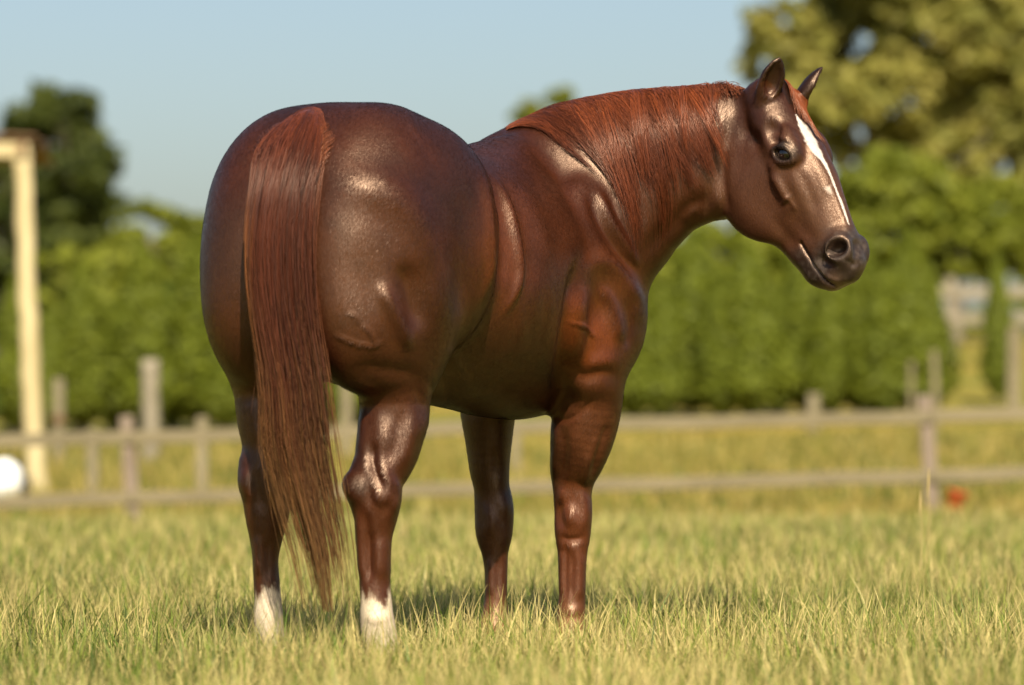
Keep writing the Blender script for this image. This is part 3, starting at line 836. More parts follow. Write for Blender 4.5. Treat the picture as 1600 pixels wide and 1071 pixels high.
# --- the short coat: one sliver of hair each, lying along the growth of the coat
def coat_hair(n=520000, seed=17):
    r = np.random.default_rng(seed)
    A3 = HV[HQ]
    fn = np.cross(A3[:, 2] - A3[:, 0], A3[:, 3] - A3[:, 1]); ar = np.linalg.norm(fn, axis=1) * .5
    fn /= (ar * 2)[:, None] + 1e-12
    cen = A3.mean(1)
    w = ar * (fn[:, 1] < .45) * (cen[:, 2] > .05)
    cdf = np.cumsum(w); j = np.searchsorted(cdf, r.random(n) * cdf[-1])
    b = r.random((n, 4)) ** 1.5; b /= b.sum(1)[:, None]
    q = HQ[j]
    root = (A3[j] * b[..., None]).sum(1)
    N = (HN_[q] * b[..., None]).sum(1); N /= np.linalg.norm(N, axis=1)[:, None]
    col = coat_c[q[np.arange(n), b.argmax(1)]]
    # growth: down and back on the trunk, down the legs, back along the neck, down the face
    fl = np.tile(-HF * .55 - HU * .85, (n, 1))
    wn = smoothstep(.25, .45, root[:, 0])[:, None] * smoothstep(1.0, 1.2, root[:, 2])[:, None]
    fl = fl * (1 - wn) + np.array((-.45, 0, -.85)) * wn
    hd = root - HEAD0; a_ = hd @ HN
    wh = ((root[:, 0] > .6) & (a_ > -.02) & (root[:, 2] > 1.0))[:, None] * smoothstep(.0, .08, a_)[:, None]
    fl = fl * (1 - wh) + HN * wh
    wl = smoothstep(.75, .55, root[:, 2])[:, None]
    fl = fl * (1 - wl) + np.array((-.1, .0, -1.0)) * wl
    sw = (vnoise(root, 9, 21) - .5)[:, None]
    T = fl - N * (fl * N).sum(1)[:, None]; T /= np.linalg.norm(T, axis=1)[:, None] + 1e-6
    B = np.cross(N, T)
    ang = r.normal(0, .16, n)[:, None] + sw * .9
    T = T * np.cos(ang) + B * np.sin(ang); B = np.cross(N, T)
    roll = r.normal(0, .09, n)[:, None]
    Bt = B * np.cos(roll) + N * np.sin(roll)
    skin = smoothstep(.40, .46, a_) * (wh[:, 0] > .5)
    ln = (r.uniform(.008, .016, n) * (1 - .75 * skin) * (1 - .35 * wh[:, 0]))[:, None]
    wd = (r.uniform(.0005, .00095, n) * (1 - .5 * skin))[:, None]
    p0 = root - N * .0004
    tip = root + T * ln + N * ln * r.uniform(.04, .11, n)[:, None]
    V = np.stack((p0 - Bt * wd, p0 + Bt * wd, tip), 1).reshape(-1, 3)
    me = mesh_np('coat_hair', V, np.arange(3 * n).reshape(n, 3), smooth=False)
    c = col * r.uniform(.80, 1.24, n)[:, None]
    set_col(me, 'hair', np.repeat(np.clip(c, 0, 1), 3, axis=0))
    return me
M_SHORT = hair_material('short_coat_hair', .39, .85)
M_SHORT.node_tree.nodes['Principled BSDF'].inputs['Specular Tint'].default_value = (1, .72, .53, 1)
o = part_world('coat_hair', coat_hair(), M_SHORT, horse)
tag(o, kind='stuff')

# --- hair: every strand a thin three-sided tube
def strands_mesh(name, S, R, C):
    """S (n,p,3) paths, R (n,p) radii, C (n,p,3) colours."""
    n, p, _ = S.shape
    T = np.gradient(S, axis=1); T /= np.linalg.norm(T, axis=2)[..., None] + 1e-9
    ref = np.array((.31, -.90, .30))
    A = np.cross(T, ref); A /= np.linalg.norm(A, axis=2)[..., None] + 1e-9
    B = np.cross(T, A)
    V = np.stack([S + R[..., None] * (math.cos(t) * A + math.sin(t) * B) for t in (0, 2.094, 4.189)], 2)
    base = (np.arange(n)[:, None] * p + np.arange(p - 1)[None, :])[..., None] * 3
    Fs = []
    for c in range(3):
        d = (c + 1) % 3
        Fs.append(np.concatenate([base + c, base + d, base + 3 + d, base + 3 + c], 2).reshape(-1, 4))
    me = mesh_np(name, V.reshape(-1, 3), np.concatenate(Fs))
    set_col(me, 'hair', np.repeat(C, 3, axis=1).reshape(-1, 3) if C.shape[1] == p else None)
    return me
def fsample(X):
    """Field value from the sampled grid (trilinear)."""
    ii = [np.clip(np.interp(X[:, q], A, np.arange(len(A))), 0, len(A) - 1.001) for q, A in enumerate((AX, AY, AZ))]
    i0 = [a.astype(int) for a in ii]; f = [a - b for a, b in zip(ii, i0)]
    o = 0
    for a in (0, 1):
        for b in (0, 1):
            for c in (0, 1):
                o = o + (f[0] if a else 1 - f[0]) * (f[1] if b else 1 - f[1]) * (f[2] if c else 1 - f[2]) * FLD[i0[0] + a, i0[1] + b, i0[2] + c]
    return o
def fgrad(X, e=.008):
    g = np.stack([fsample(X + e * np.eye(3)[q]) - fsample(X - e * np.eye(3)[q]) for q in range(3)], 1) / (2 * e)
    return g
def to_surface(X, off, it=3, only_out=False):
    for _ in range(it):
        d = fsample(X) - off; g = fgrad(X)
        l2 = (g * g).sum(1) + .05
        st = np.clip(d / l2, -.03, .03)
        if only_out: st = np.minimum(st, 0)
        X = X - g * st[:, None]
    return X

# tail
TR = [(482, 173, 20), (474, 183, 42), (459, 226, 64), (448, 290, 61), (443, 360, 63), (445, 440, 63), (452, 520, 60), (462, 600, 57), (466, 690, 60), (480, 770, 54), (498, 850, 47), (508, 905, 42), (516, 955, 38)]
ty = hits([(r[0], r[1]) for r in TR[:8]])
ty = np.where(np.isnan(ty), -.2, ty)
yc = [ty[0] - .005, ty[1] - .018]
for q in range(2, len(TR)):
    yc.append(min(yc[-1], (ty[q] if q < 8 else 9) - .045))
TP = np.array([P(r[0], r[1], y) for r, y in zip(TR, yc)])
TW = np.array([pm(r[2], -.25) for r in TR])
TD = np.array([.020, .044, .066, .080, .080, .080, .076, .070, .064, .058, .050, .045, .045])
ns, npn = 5200, 12
nclump = 64
phi = rng.uniform(0, 2 * math.pi, ns)
rho = rng.uniform(.1, 1, ns) ** .55
s0, d0 = rho * np.cos(phi), -np.abs(rho * np.sin(phi)) * rng.choice([1, 1, 1, -.6], ns)
cl = np.clip(((s0 * .5 + .5) * .75 + .25 * rng.random(ns) + .07 * rng.standard_normal(ns)) * nclump, 0, nclump - 1).astype(int)
cl_s = np.linspace(-1, 1, nclump) + .16 * rng.standard_normal(nclump)
cl_top = np.linspace(-.95, .95, nclump) + .05 * rng.standard_normal(nclump)
cl_ph = rng.uniform(0, 6.28, nclump); cl_len = rng.uniform(.72, 1.08, nclump); cl_dep = rng.uniform(-1, 1, nclump); cl_tint = rng.uniform(.65, 1.4, nclump)
t0 = rng.uniform(0, .30, ns) * (rng.random(ns) < .55)
t1 = np.clip((.46 + .54 * rng.random(ns) ** 1.35) * cl_len[cl] - .10 * np.abs(s0) * rng.random(ns), .38, 1.0)
u = np.linspace(0, 1, npn)[None, :]
tt = t0[:, None] + (t1 - t0)[:, None] * u
dense = crom(np.column_stack((TP, TW, TD)), 200)
def tl(t, c): return np.interp(t, np.linspace(0, 1, 200), dense[:, c])
pull = .30 * smoothstep(.03, .25, tt) + .58 * smoothstep(.40, .92, tt)
drift = -.34 * smoothstep(.02, .40, tt) + .26 * smoothstep(.40, .85, tt)
wob = .035 * np.sin(tt * 9 + cl_ph[cl][:, None]) + .03 * np.sin(tt * 15 + rng.uniform(0, 6.28, ns)[:, None])
ss = s0[:, None] * (.93 + .07 * tt) + wob * (.3 + tt)
lockx = cl_top[cl][:, None] * (1 - smoothstep(.3, .8, tt)) + cl_s[cl][:, None] * smoothstep(.3, .8, tt)
ss = ss * (1 - pull) + (lockx + (.03 + .07 * rng.random(nclump)[cl][:, None]) * rng.standard_normal(ns)[:, None] + .09 * np.sin(tt * 6 + cl_ph[cl][:, None]) * tt) * pull
ss = ss + drift * np.clip(1 - ss * ss, 0, 1)
dd = d0[:, None] * (1 - .4 * pull) + (.16 + .35 * tt) * cl_dep[cl][:, None] + .10 * np.sin(tt * 11 + rng.uniform(0, 6.28, ns)[:, None])
stray = rng.random(ns) < .02
ss = ss + stray[:, None] * rng.choice([-1, -1, 1], ns)[:, None] * smoothstep(.45, 1, tt) * rng.uniform(.3, 1.3, ns)[:, None]
S = np.stack((tl(tt, 0) + ss * tl(tt, 3), tl(tt, 1) + dd * tl(tt, 4), tl(tt, 2)), 2)
# the crown of the tail bulges: hair at the sides starts lower
S[..., 2] -= (.030 * np.abs(s0) ** 2.2)[:, None] * (1 - smoothstep(0, .3, tt))
sh = S.shape
flat = S[:, :8].reshape(-1, 3)
S[:, :8] = to_surface(flat, .004, 3, only_out=True).reshape(ns, 8, 3)
R = np.full((ns, npn), .00095) * rng.uniform(.7, 1.3, ns)[:, None] * (1 - .65 * u ** 2)
top = np.array((.088, .019, .0058)); mid = np.array((.055, .0120, .0046)); tip = np.array((.125, .062, .019))
ct = (tt[..., None] < .25) * 1.0
w = smoothstep(.50, 1.0, tt + .25 * (rng.random(ns)[:, None] - .5) + .12 * np.abs(s0)[:, None])[..., None]
Cc = mid + (top - mid) * (1 - smoothstep(0, .3, tt))[..., None]
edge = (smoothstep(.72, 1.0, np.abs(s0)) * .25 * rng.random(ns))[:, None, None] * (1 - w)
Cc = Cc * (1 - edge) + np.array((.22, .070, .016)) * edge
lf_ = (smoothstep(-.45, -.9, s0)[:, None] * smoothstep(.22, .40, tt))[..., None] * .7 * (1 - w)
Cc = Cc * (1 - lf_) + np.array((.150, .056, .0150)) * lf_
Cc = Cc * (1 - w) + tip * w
Cc = Cc * (rng.uniform(.65, 1.4, ns) * cl_tint[cl])[:, None, None]
# core of the dock below the hair
PR_SAVE = PRIMS
def loft(name, pts, r1, r2, ref, seg=20, m=40):
    d = crom(np.column_stack((np.array(pts), r1, r2)), m)
    p = d[:, :3]; T = np.gradient(p, axis=0); T /= np.linalg.norm(T, axis=1)[:, None]
    Nn = ref - T * (T @ ref)[:, None]; Nn /= np.linalg.norm(Nn, axis=1)[:, None]; Bn = np.cross(T, Nn)
    th = np.linspace(0, 2 * math.pi, seg, endpoint=False)
    V = p[:, None] + d[:, 3, None, None] * np.cos(th)[None, :, None] * Nn[:, None] + d[:, 4, None, None] * np.sin(th)[None, :, None] * Bn[:, None]
    i = np.arange(m - 1)[:, None] * seg; j = np.arange(seg)[None, :]; k = (j + 1) % seg
    Fq = np.stack((i + j, i + k, i + seg + k, i + seg + j), 2).reshape(-1, 4)
    return mesh_np(name, V.reshape(-1, 3), Fq)
M_TAIL = hair_material('tail_hair', .42, .75)
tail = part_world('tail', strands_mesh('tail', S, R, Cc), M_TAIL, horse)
k = 9
dock = loft('dock', TP[1:k], np.concatenate((TW[1:2] * .2, TW[2:k - 2] * .62, TW[k - 2:k] * (.35, .10))), np.concatenate((TD[1:2] * .1, TD[2:k - 2] * .45, TD[k - 2:k] * (.3, .12))), np.array((1.0, 0, 0)))
set_col(dock, 'hair', np.tile(np.array((.050, .012, .005)), (len(dock.vertices), 1)))
o = part_world('dock', dock, hair_material('dock_hair', .6, .3), tail)
o.matrix_parent_inverse = Matrix.Identity(4)

# short hair feathering out round the root of the tail
nfe = 1500
ang = rng.uniform(-2.9, .35, nfe)
fx_ = 466 + 58 * np.cos(ang) * rng.uniform(.75, 1.08, nfe); fy_ = 218 + 44 * np.sin(ang) * rng.uniform(.8, 1.04, nfe)
fy_ = np.maximum(fy_, 176) + rng.uniform(0, 45, nfe) * (np.abs(np.cos(ang)) > .75)
fd = np.interp(fx_, [400, 430, 470, 500, 530], hits([(400, 215), (430, 200), (470, 190), (500, 190), (530, 215)]))
fro = to_surface(np.array([P(a, b, c) for a, b, c in zip(fx_, fy_, fd)]), .001, 6)
fdi = np.stack(((470 - fx_) / 110 + rng.normal(0, .12, nfe), np.full(nfe, -.25), np.full(nfe, -.9)), 1)
Fe = [fro]
for q in range(6):
    nx_ = Fe[-1] + fdi / np.linalg.norm(fdi, axis=1)[:, None] * (rng.uniform(.006, .013, nfe))[:, None]
    Fe.append(to_surface(nx_, .003 + .002 * q, 1, only_out=True))
Fe = np.stack(Fe, 1)
ufe = np.linspace(0, 1, 7)[None, :]
cfe = np.array((.060, .016, .0060)) * (1 - ufe[..., None]) + np.array((.13, .034, .0090)) * ufe[..., None]
cfe = cfe * (rng.uniform(.6, 1.4, nfe) * (1 + .5 * smoothstep(480, 525, fx_)))[:, None, None]
o = part_world('tail_feather', strands_mesh('tail_feather', Fe, np.full(Fe.shape[:2], .0008) * (1 - .6 * ufe ** 2), cfe), M_HAIR, tail)
o.matrix_parent_inverse = Matrix.Identity(4)

# mane and forelock: strands laid down along the surface of the neck
def lay(roots, dirs, steps, step, off0, off1, curl=.0, seed=3):
    r = np.random.default_rng(seed)
    n = len(roots); X = roots.copy(); out = [X.copy()]
    ph = r.uniform(0, 6.28, n)
    for q in range(steps):
        t = (q + 1) / steps
        d = dirs(X, t)
        d = d / np.linalg.norm(d, axis=1)[:, None]
        side = np.cross(d, np.array((0, -1.0, 0)))
        X = X + (d + side * (curl * np.sin(ph + 5 * t))[:, None]) * step[:, None]
        X = to_surface(X, off0 + (off1 - off0) * math.sin(math.pi * min(1, t * .9)), 2)
        out.append(X.copy())
    return np.stack(out, 1)
CREST = np.array([(803, 215), (812, 208), (824, 199), (859, 183), (905, 164), (950, 153), (1000, 144), (1055, 137), (1100, 137), (1128, 138)], float)
NY = np.array([(800, 1.03), (905, .985), (1000, .935), (1080, .89), (1165, .85)])
nm = 5000
cx = rng.uniform(0, 1, nm) ** 1.18
nlock = 64
lk = np.floor(cx * nlock); lockr = np.random.default_rng(11).standard_normal((nlock + 1, 3))
xs = 803 + cx * (1128 - 803)
ys = np.interp(xs, CREST[:, 0], CREST[:, 1]) + 3 + np.abs(rng.normal(0, 3.0, nm))
yd = np.interp(xs, NY[:, 0], NY[:, 1]) + rng.uniform(-.045, .02, nm)
roots = to_surface(np.array([P(a, b, c) for a, b, c in zip(xs, ys, yd)]), .002, 5)
lr = lockr[lk.astype(int)]
ln = np.interp(xs, [803, 830, 900, 960, 1010, 1060, 1100, 1128], [.38, .48, .50, .48, .43, .36, .26, .14]) * (1 + .18 * lr[:, 0]) * rng.uniform(.55, 1.05, nm)
dx = np.interp(xs, [803, 850, 920, 1000, 1080, 1128], [.95, .80, .55, .30, .10, -.05]) + .16 * lr[:, 1] + .05 * rng.standard_normal(nm)
def mane_dir(X, t):
    k_ = 1 - .35 * t
    return np.stack((dx * k_ + .10 * t, np.full(nm, -.55 * (1 - t) ** 2), np.full(nm, -.92)), 1)
MS = 10
Sm = lay(roots, mane_dir, MS, ln / MS, .003, .006, curl=.10)
lki = lk.astype(int)
cnt = np.maximum(np.bincount(lki, minlength=nlock + 1), 1).astype(float)
for q in range(1, MS + 1):
    mean = np.stack([np.bincount(lki, Sm[:, q, c], nlock + 1) / cnt for c in range(3)], 1)
    wq = .62 * (q / MS) ** .8
    Sm[:, q] = Sm[:, q] * (1 - wq) + mean[lki] * wq
Sm[:, 1:] = to_surface(Sm[:, 1:].reshape(-1, 3), .004, 3, only_out=True).reshape(nm, MS, 3)
Sm += (np.clip(.010 + .008 * lr[:, 2], .001, .03) * smoothstep(820, 1000, xs))[:, None, None] * np.array((0, -1.0, .15)) * np.sin(np.linspace(0, 2.4, MS + 1))[None, :, None]
Sm += (rng.random(nm) ** 2 * .012)[:, None, None] * np.array((0, -1.0, .2)) * np.linspace(0, 1, MS + 1)[None, :, None]
um = np.linspace(0, 1, MS + 1)[None, :]
Rm = np.full((nm, MS + 1), .00075) * rng.uniform(.7, 1.3, nm)[:, None] * (1 - .7 * um ** 2)
base = np.array((.145, .034, .0085)); dark = np.array((.068, .015, .0052))
Cm = base + (dark - base) * (.75 * um[..., None]) + 0 * Sm
Cm = Cm * (rng.uniform(.6, 1.45, nm) * np.clip(1 + .30 * lr[:, 2], .4, 1.8))[:, None, None]
mane = part_world('mane', strands_mesh('mane', Sm, Rm, Cm), M_HAIR, horse)
# forelock, in two locks falling either side of the forehead, and the tuft behind the ears
nf = 800
g = rng.random(nf)
fx = np.where(g < .35, rng.uniform(1212, 1226, nf), rng.uniform(1222, 1246, nf))
fy = np.where(g < .35, 140, 140 + (fx - 1222) * .25) + rng.uniform(-1, 5, nf)
fr = to_surface(np.array([P(a, b, .79) for a, b in zip(fx, fy)]), .002, 6)
lf = np.where(g < .35, rng.uniform(.07, .14, nf), rng.uniform(.09, .18, nf))
fdx = np.where(g < .35, .22, .72) + .05 * rng.standard_normal(nf) + .22 * np.sin(np.floor(g * 30) * 2.4)
def fore_dir(X, t):
    return np.stack((fdx * (1 - .15 * t), np.full(nf, -.35), np.full(nf, -.95)), 1)
Sf = lay(fr, fore_dir, 9, lf / 9, .004, .011, curl=.12, seed=5)
uf = np.linspace(0, 1, 10)[None, :]
Rf = np.full((nf, 10), .0007) * (1 - .7 * uf ** 2)
Cf = np.array((.15, .037, .0100)) * rng.uniform(.6, 1.5, nf)[:, None, None] + 0 * Sf
forelock = part_world('forelock', strands_mesh('forelock', Sf, Rf, Cf), M_HAIR, horse)
nt_ = 420
tx = rng.uniform(1096, 1146, nt_)
trt = to_surface(np.array([P(a, 142 + rng.uniform(-2, 4), .865 + rng.uniform(-.03, .02)) for a in tx]), .002, 5)
tdir = np.stack((rng.normal(.1, .5, nt_), rng.normal(-.4, .3, nt_), rng.normal(.55, .25, nt_)), 1)
St = [trt]
for q in range(7):
    tdir = tdir + np.array((.10, -.06, -.30)) + rng.normal(0, .05, (nt_, 3))
    St.append(St[-1] + tdir / np.linalg.norm(tdir, axis=1)[:, None] * (rng.uniform(.004, .011, nt_) * 1.0)[:, None])
St = np.stack(St, 1)
sht = St.shape
St = to_surface(St.reshape(-1, 3), .003, 2, only_out=True).reshape(sht)
tuft = part_world('hair_tuft', strands_mesh('hair_tuft', St, np.full(sht[:2], .0007), np.array((.12, .032, .011)) * rng.uniform(.6, 1.5, nt_)[:, None, None] + 0 * St), M_HAIR, horse)

# eyes and hooves
m_eye, nt, b = new_mat('eye_wet')
b.inputs['Base Color'].default_value = (.012, .006, .004, 1); b.inputs['Roughness'].default_value = .06; b.inputs['Coat Weight'].default_value = .6
def uv_sphere(name, r, seg=24, ring=14, sc=(1, 1, 1)):
    bm = bmesh.new(); bmesh.ops.create_uvsphere(bm, u_segments=seg, v_segments=ring, radius=r)
    for v in bm.verts: v.co = Vector((v.co.x * sc[0], v.co.y * sc[1], v.co.z * sc[2]))
    me = bpy.data.meshes.new(name); bm.to_mesh(me); bm.free()
    me.polygons.foreach_set('use_smooth', np.ones(len(me.polygons), bool))
    return me
eye_me = uv_sphere('eye', .0325)
for e in EYES:
    o = part_world('eye', eye_me, m_eye, horse)
    o.location = Vector(e)
m_hoof, nt, b = new_mat('hoof_horn')
nz_ = nt.nodes.new('ShaderNodeTexNoise'); nz_.inputs['Scale'].default_value = 60
cr_ = nt.nodes.new('ShaderNodeValToRGB'); cr_.color_ramp.elements[0].color = (.10, .07, .045, 1); cr_.color_ramp.elements[1].color = (.26, .20, .13, 1)
nt.links.new(nz_.outputs['Fac'], cr_.inputs['Fac']); nt.links.new(cr_.outputs['Color'], b.inputs['Base Color']); b.inputs['Roughness'].default_value = .5
def hoof_mesh():
    rings = [(0, .062, .068, .012), (.012, .061, .067, .010), (.045, .053, .058, -.004), (.075, .047, .050, -.018), (.082, .042, .046, -.020), (.082, .0, .0, -.02)]
    seg = 22; V = []; 
    for z, rx, ry, off in rings:
        for q in range(seg):
            t = 2 * math.pi * q / seg
            fwd = math.cos(t)
            V.append((off + ry * (fwd if fwd > 0 else fwd * .78), rx * math.sin(t), z))
    Fq = [(a * seg + q, a * seg + (q + 1) % seg, (a + 1) * seg + (q + 1) % seg, (a + 1) * seg + q) for a in range(len(rings) - 1) for q in range(seg)]
    return mesh_np('hoof', V, Fq)
hoof_me = hoof_mesh()
for hpos in HOOVES:
    o = part_world('hoof', hoof_me, m_hoof, horse)
    o.matrix_parent_inverse = Matrix.Identity(4)
    o.location = Vector((hpos[0], hpos[1], .001)) - horse.location
    o.rotation_euler = (0, 0, math.radians(90) - TH)

# ----------------------------------------------------------------- things beyond the fence
def base_at(px, Y):
    x = P(px, 600, Y)[0]
    return np.array((x, Y, float(terrain(x, Y))))
def post_thing(px, ytop, Y, w, label, mat, lean=0.0, group=None, round_=False, name='fence_post', cap=None):
    b0 = base_at(px, Y); zt_ = P(px, ytop, Y)[2]
    e = empty(name, tuple(b0))
    tag(e, label, 'post', group)
    if round_: child('shaft', log_mesh('shaft', b0 - (0, 0, .25), (b0[0] + lean, Y, zt_), w * .52, w * .47, seed=int(px)), mat, e)
    else: child('shaft', beam_mesh('shaft', b0 - np.array((0, 0, .25)), (b0[0] + lean, Y, zt_), w, w * .9, .012, (0, 1, 0), .006, int(px)), mat, e)
    if cap:
        child('band', log_mesh('band', (b0[0] + lean * .5, Y, P(px, cap + 7, Y)[2]), (b0[0] + lean * .5, Y, P(px, cap - 7, Y)[2]), w * .62, w * .62, seed=2), M_BROWN, e)
    return e
post_thing(145, 671, 27.5, .105, 'short pale wooden post standing just behind the rail fence, right of the tall peeled log', M_PALE)
post_thing(315, 652, 27.5, .105, 'short pale wooden post behind the rail fence, close to the horse on the left', M_PALE)
post_thing(92, 592, 33.0, .12, 'slim pale post with a brown band right beside the tall peeled log', M_PALE, cap=656)
post_thing(235, 562, 33.0, .20, 'thick grey wooden post in front of the left hedge', M_GREYB, round_=True)
post_thing(541, 590, 33.0, .12, 'pale post glimpsed between the tail and the right hind leg', M_PALE)
post_thing(806, 655, 30.0, .10, 'pale post glimpsed between the two front legs of the horse', M_PALE)
post_thing(1271, 616, 37.0, .14, 'short pale stake at the foot of the right hedge, below the horse\'s muzzle', M_PALE)
post_thing(1464, 548, 37.0, .075, 'tall thin pale stake at the right end of the hedge, beside the board fence', M_RAIL, lean=-.03)
post_thing(1424, 565, 38.5, .06, 'thin pale stake among the lower branches near the right end of the hedge', M_RAIL)
post_thing(1584, 512, 40.0, .17, 'pale post cut by the right edge of the picture', M_RAIL)

# tall peeled log with the beam and roof edge of a shelter
b0 = base_at(60, 28.0)
top = P(33, 236, 28.0)
shelter = empty('log_shelter', tuple(b0))
tag(shelter, 'open shelter with a tall peeled log post and a brown roof edge at the left', 'shelter')
child('log_post', log_mesh('log_post', b0 - np.array((0, 0, .3)), top, .100, .088, seed=4, rings=20), M_LOG, shelter)
child('beam', beam_mesh('beam', top + np.array((-3.0, -.02, .02)), top + np.array((.09, -.02, .0)), .10, .15, .01, (0, 0, 1), .004, 5), M_LOG, shelter)
rt = top + np.array((0, 0, .11))
roof_me = beam_mesh('roof', rt + np.array((-3.3, .9, .10)), rt + np.array((.14, .9, -.05)), 1.6, .03, .008, (0, .12, 1), .004, 6)
child('roof', roof_me, M_BROWN, shelter)
child('rafter', beam_mesh('rafter', top + np.array((.02, -.15, .02)), top + np.array((.02, 1.8, .16)), .07, .13, .008, (0, 0, 1), .003, 7), M_BROWN, shelter)
b1 = b0 + np.array((-.1, 1.9, 0)); b1[2] = float(terrain(b1[0], b1[1]))
child('log_post', log_mesh('log_post', b1 - np.array((2.9, 0, .3)), b1 + np.array((-2.9, 0, 3.2)), .11, .10, seed=9, rings=12), M_LOG, shelter)

# white tank and dark tub by the log
tb = base_at(6, 27.2)
m_white = plain('white_plastic', (.80, .80, .77), .35, .5, .05)
m_dark = plain('black_rubber', (.025, .025, .028), .6, .4, .2)
def lathe(name, prof, seg=28, axis='z'):
    bm = bmesh.new(); rings = []
    for r, z in prof:
        rings.append([bm.verts.new((r * math.cos(2 * math.pi * q / seg), r * math.sin(2 * math.pi * q / seg), z)) for q in range(seg)])
    for a, c in zip(rings[:-1], rings[1:]):
        for q in range(seg): bm.faces.new((a[q], a[(q + 1) % seg], c[(q + 1) % seg], c[q]))
    bm.faces.new(rings[0][::-1]); bm.faces.new(rings[-1])
    bmesh.ops.recalc_face_normals(bm, faces=bm.faces)
    return finish(bm, name, smooth=True)
tank = empty('plastic_drum', tuple(tb))
tank.scale = (.82, .82, .82)
tag(tank, 'rounded white plastic drum at the left edge beside the peeled log', 'drum')
o = link_mesh('body', lathe('body', [(.12, .0), (.17, .012), (.205, .06), (.222, .15), (.225, .22), (.218, .30), (.195, .37), (.15, .415), (.10, .43)]), m_white, tank)
o = link_mesh('lid', lathe('lid', [(.095, .425), (.10, .43), (.10, .455), (.092, .465), (.03, .468)]), m_white, tank)
o = link_mesh('rib', lathe('rib', [(.222, .135), (.232, .14), (.232, .155), (.222, .16)]), m_white, tank)
tub = empty('rubber_tub', tuple(base_at(37, 27.6)))
tag(tub, 'small black rubber tub between the white drum and the peeled log', 'tub')
link_mesh('bucket', lathe('bucket', [(.055, .0), (.06, .004), (.078, .17), (.084, .172), (.084, .185), (.074, .185), (.056, .02)]), m_dark, tub)
# red bucket at the fence
m_red = plain('faded_red_plastic', (.50, .085, .018), .5, .4, .25)
rb0 = base_at(1487, 21.15)
pail = empty('bucket', tuple(rb0 + np.array((0, 0, .05))))
tag(pail, 'faded orange red bucket tilted in the grass at the foot of the right fence post', 'bucket')
pail.scale = (.85, .85, .85)
pail.rotation_euler = (.1, .25, .4)
link_mesh('shell', lathe('shell', [(.070, .0), (.075, .006), (.098, .20), (.106, .203), (.106, .225), (.094, .225), (.070, .012)]), m_red, pail)
def arc_mesh(name, r, h, th=.004):
    pts = [(r * math.cos(t), 0, .21 + h * math.sin(t)) for t in np.linspace(0, math.pi, 13)]
    bm = bmesh.new(); rings = []
    for p in pts: rings.append([bm.verts.new((p[0] + th * a, p[1] + th * c, p[2] + th * a * .3)) for a, c in ((1, 0), (0, 1), (-1, 0), (0, -1))])
    for a, c in zip(rings[:-1], rings[1:]):
        for q in range(4): bm.faces.new((a[q], a[(q + 1) % 4], c[(q + 1) % 4], c[q]))
    return finish(bm, name, smooth=True)
link_mesh('handle', arc_mesh('handle', .104, .13), m_dark, pail)

# grey board fence far right
BY = 55.0
bfx = P(1487, 500, BY)[0]
bz = float(terrain(bfx, BY))
bf = empty('board_fence', (bfx, BY, bz))
tag(bf, 'far grey board fence with two wide boards at the right behind the hedge', 'fence')
for q, dx_ in enumerate((-2.6, 0, 2.6)):
    child('post', beam_mesh('post', (bfx + dx_, BY + .1, bz - .4), (bfx + dx_, BY + .1, P(1487, 434, BY)[2]), .17, .14, .012, (0, 1, 0), .004, 50 + q), M_GREYB, bf)
for q, yy in enumerate((457, 499)):
    zz = P(1487, yy, BY)[2]
    for sgn, (xa, xb) in enumerate(((-2.6, -.004), (.004, 2.6))):
        child('board', beam_mesh('board', (bfx + xa, BY, zz), (bfx + xb, BY, zz), .04, .19, .008, (0, 0, 1), .006, 60 + q * 2 + sgn), M_GREYB, bf)

# ----------------------------------------------------------------- trees
def leaf_material(name, c0, c1, c2, trans=.5):
    m = bpy.data.materials.new(name); m.use_nodes = True
    nt = m.node_tree; nt.nodes.clear()
    out = nt.nodes.new('ShaderNodeOutputMaterial')
    at = nt.nodes.new('ShaderNodeAttribute'); at.attribute_name = 'leaf'
    r = nt.nodes.new('ShaderNodeValToRGB'); r.color_ramp.elements[0].color = (*c0, 1); r.color_ramp.elements[1].color = (*c2, 1)
    e = r.color_ramp.elements.new(.5); e.color = (*c1, 1)
    nt.links.new(at.outputs['Fac'], r.inputs['Fac'])
    d = nt.nodes.new('ShaderNodeBsdfPrincipled'); d.inputs['Roughness'].default_value = .55; d.inputs['Specular IOR Level'].default_value = .25
    t = nt.nodes.new('ShaderNodeBsdfTranslucent'); mx = nt.nodes.new('ShaderNodeMixShader'); mx.inputs[0].default_value = trans
    nt.links.new(r.outputs['Color'], d.inputs['Base Color']); nt.links.new(r.outputs['Color'], t.inputs['Color'])
    nt.links.new(d.outputs[0], mx.inputs[1]); nt.links.new(t.outputs[0], mx.inputs[2]); nt.links.new(mx.outputs[0], out.inputs['Surface'])
    return m
def leaf_mesh(name, cen, nrm, size, val, asp=1.7, seed=0):
    """Diamond leaves: centres, normals, sizes, tint value."""
    r = np.random.default_rng(seed); n = len(cen)
    nrm = nrm / (np.linalg.norm(nrm, axis=1)[:, None] + 1e-9)
    a = np.cross(nrm, r.standard_normal((n, 3))); a /= np.linalg.norm(a, axis=1)[:, None] + 1e-9
    b = np.cross(nrm, a)
    s = size[:, None]
    V = np.stack((cen - a * s * asp * .5, cen + b * s * .5 + nrm * s * .08, cen + a * s * asp * .5, cen - b * s * .5 + nrm * s * .08), 1).reshape(-1, 3)
    F = np.arange(4 * n).reshape(n, 4)
    me = mesh_np(name, V, F, smooth=False)
    set_col(me, 'leaf', np.repeat(val, 4)[:, None].repeat(3, 1))
    return me
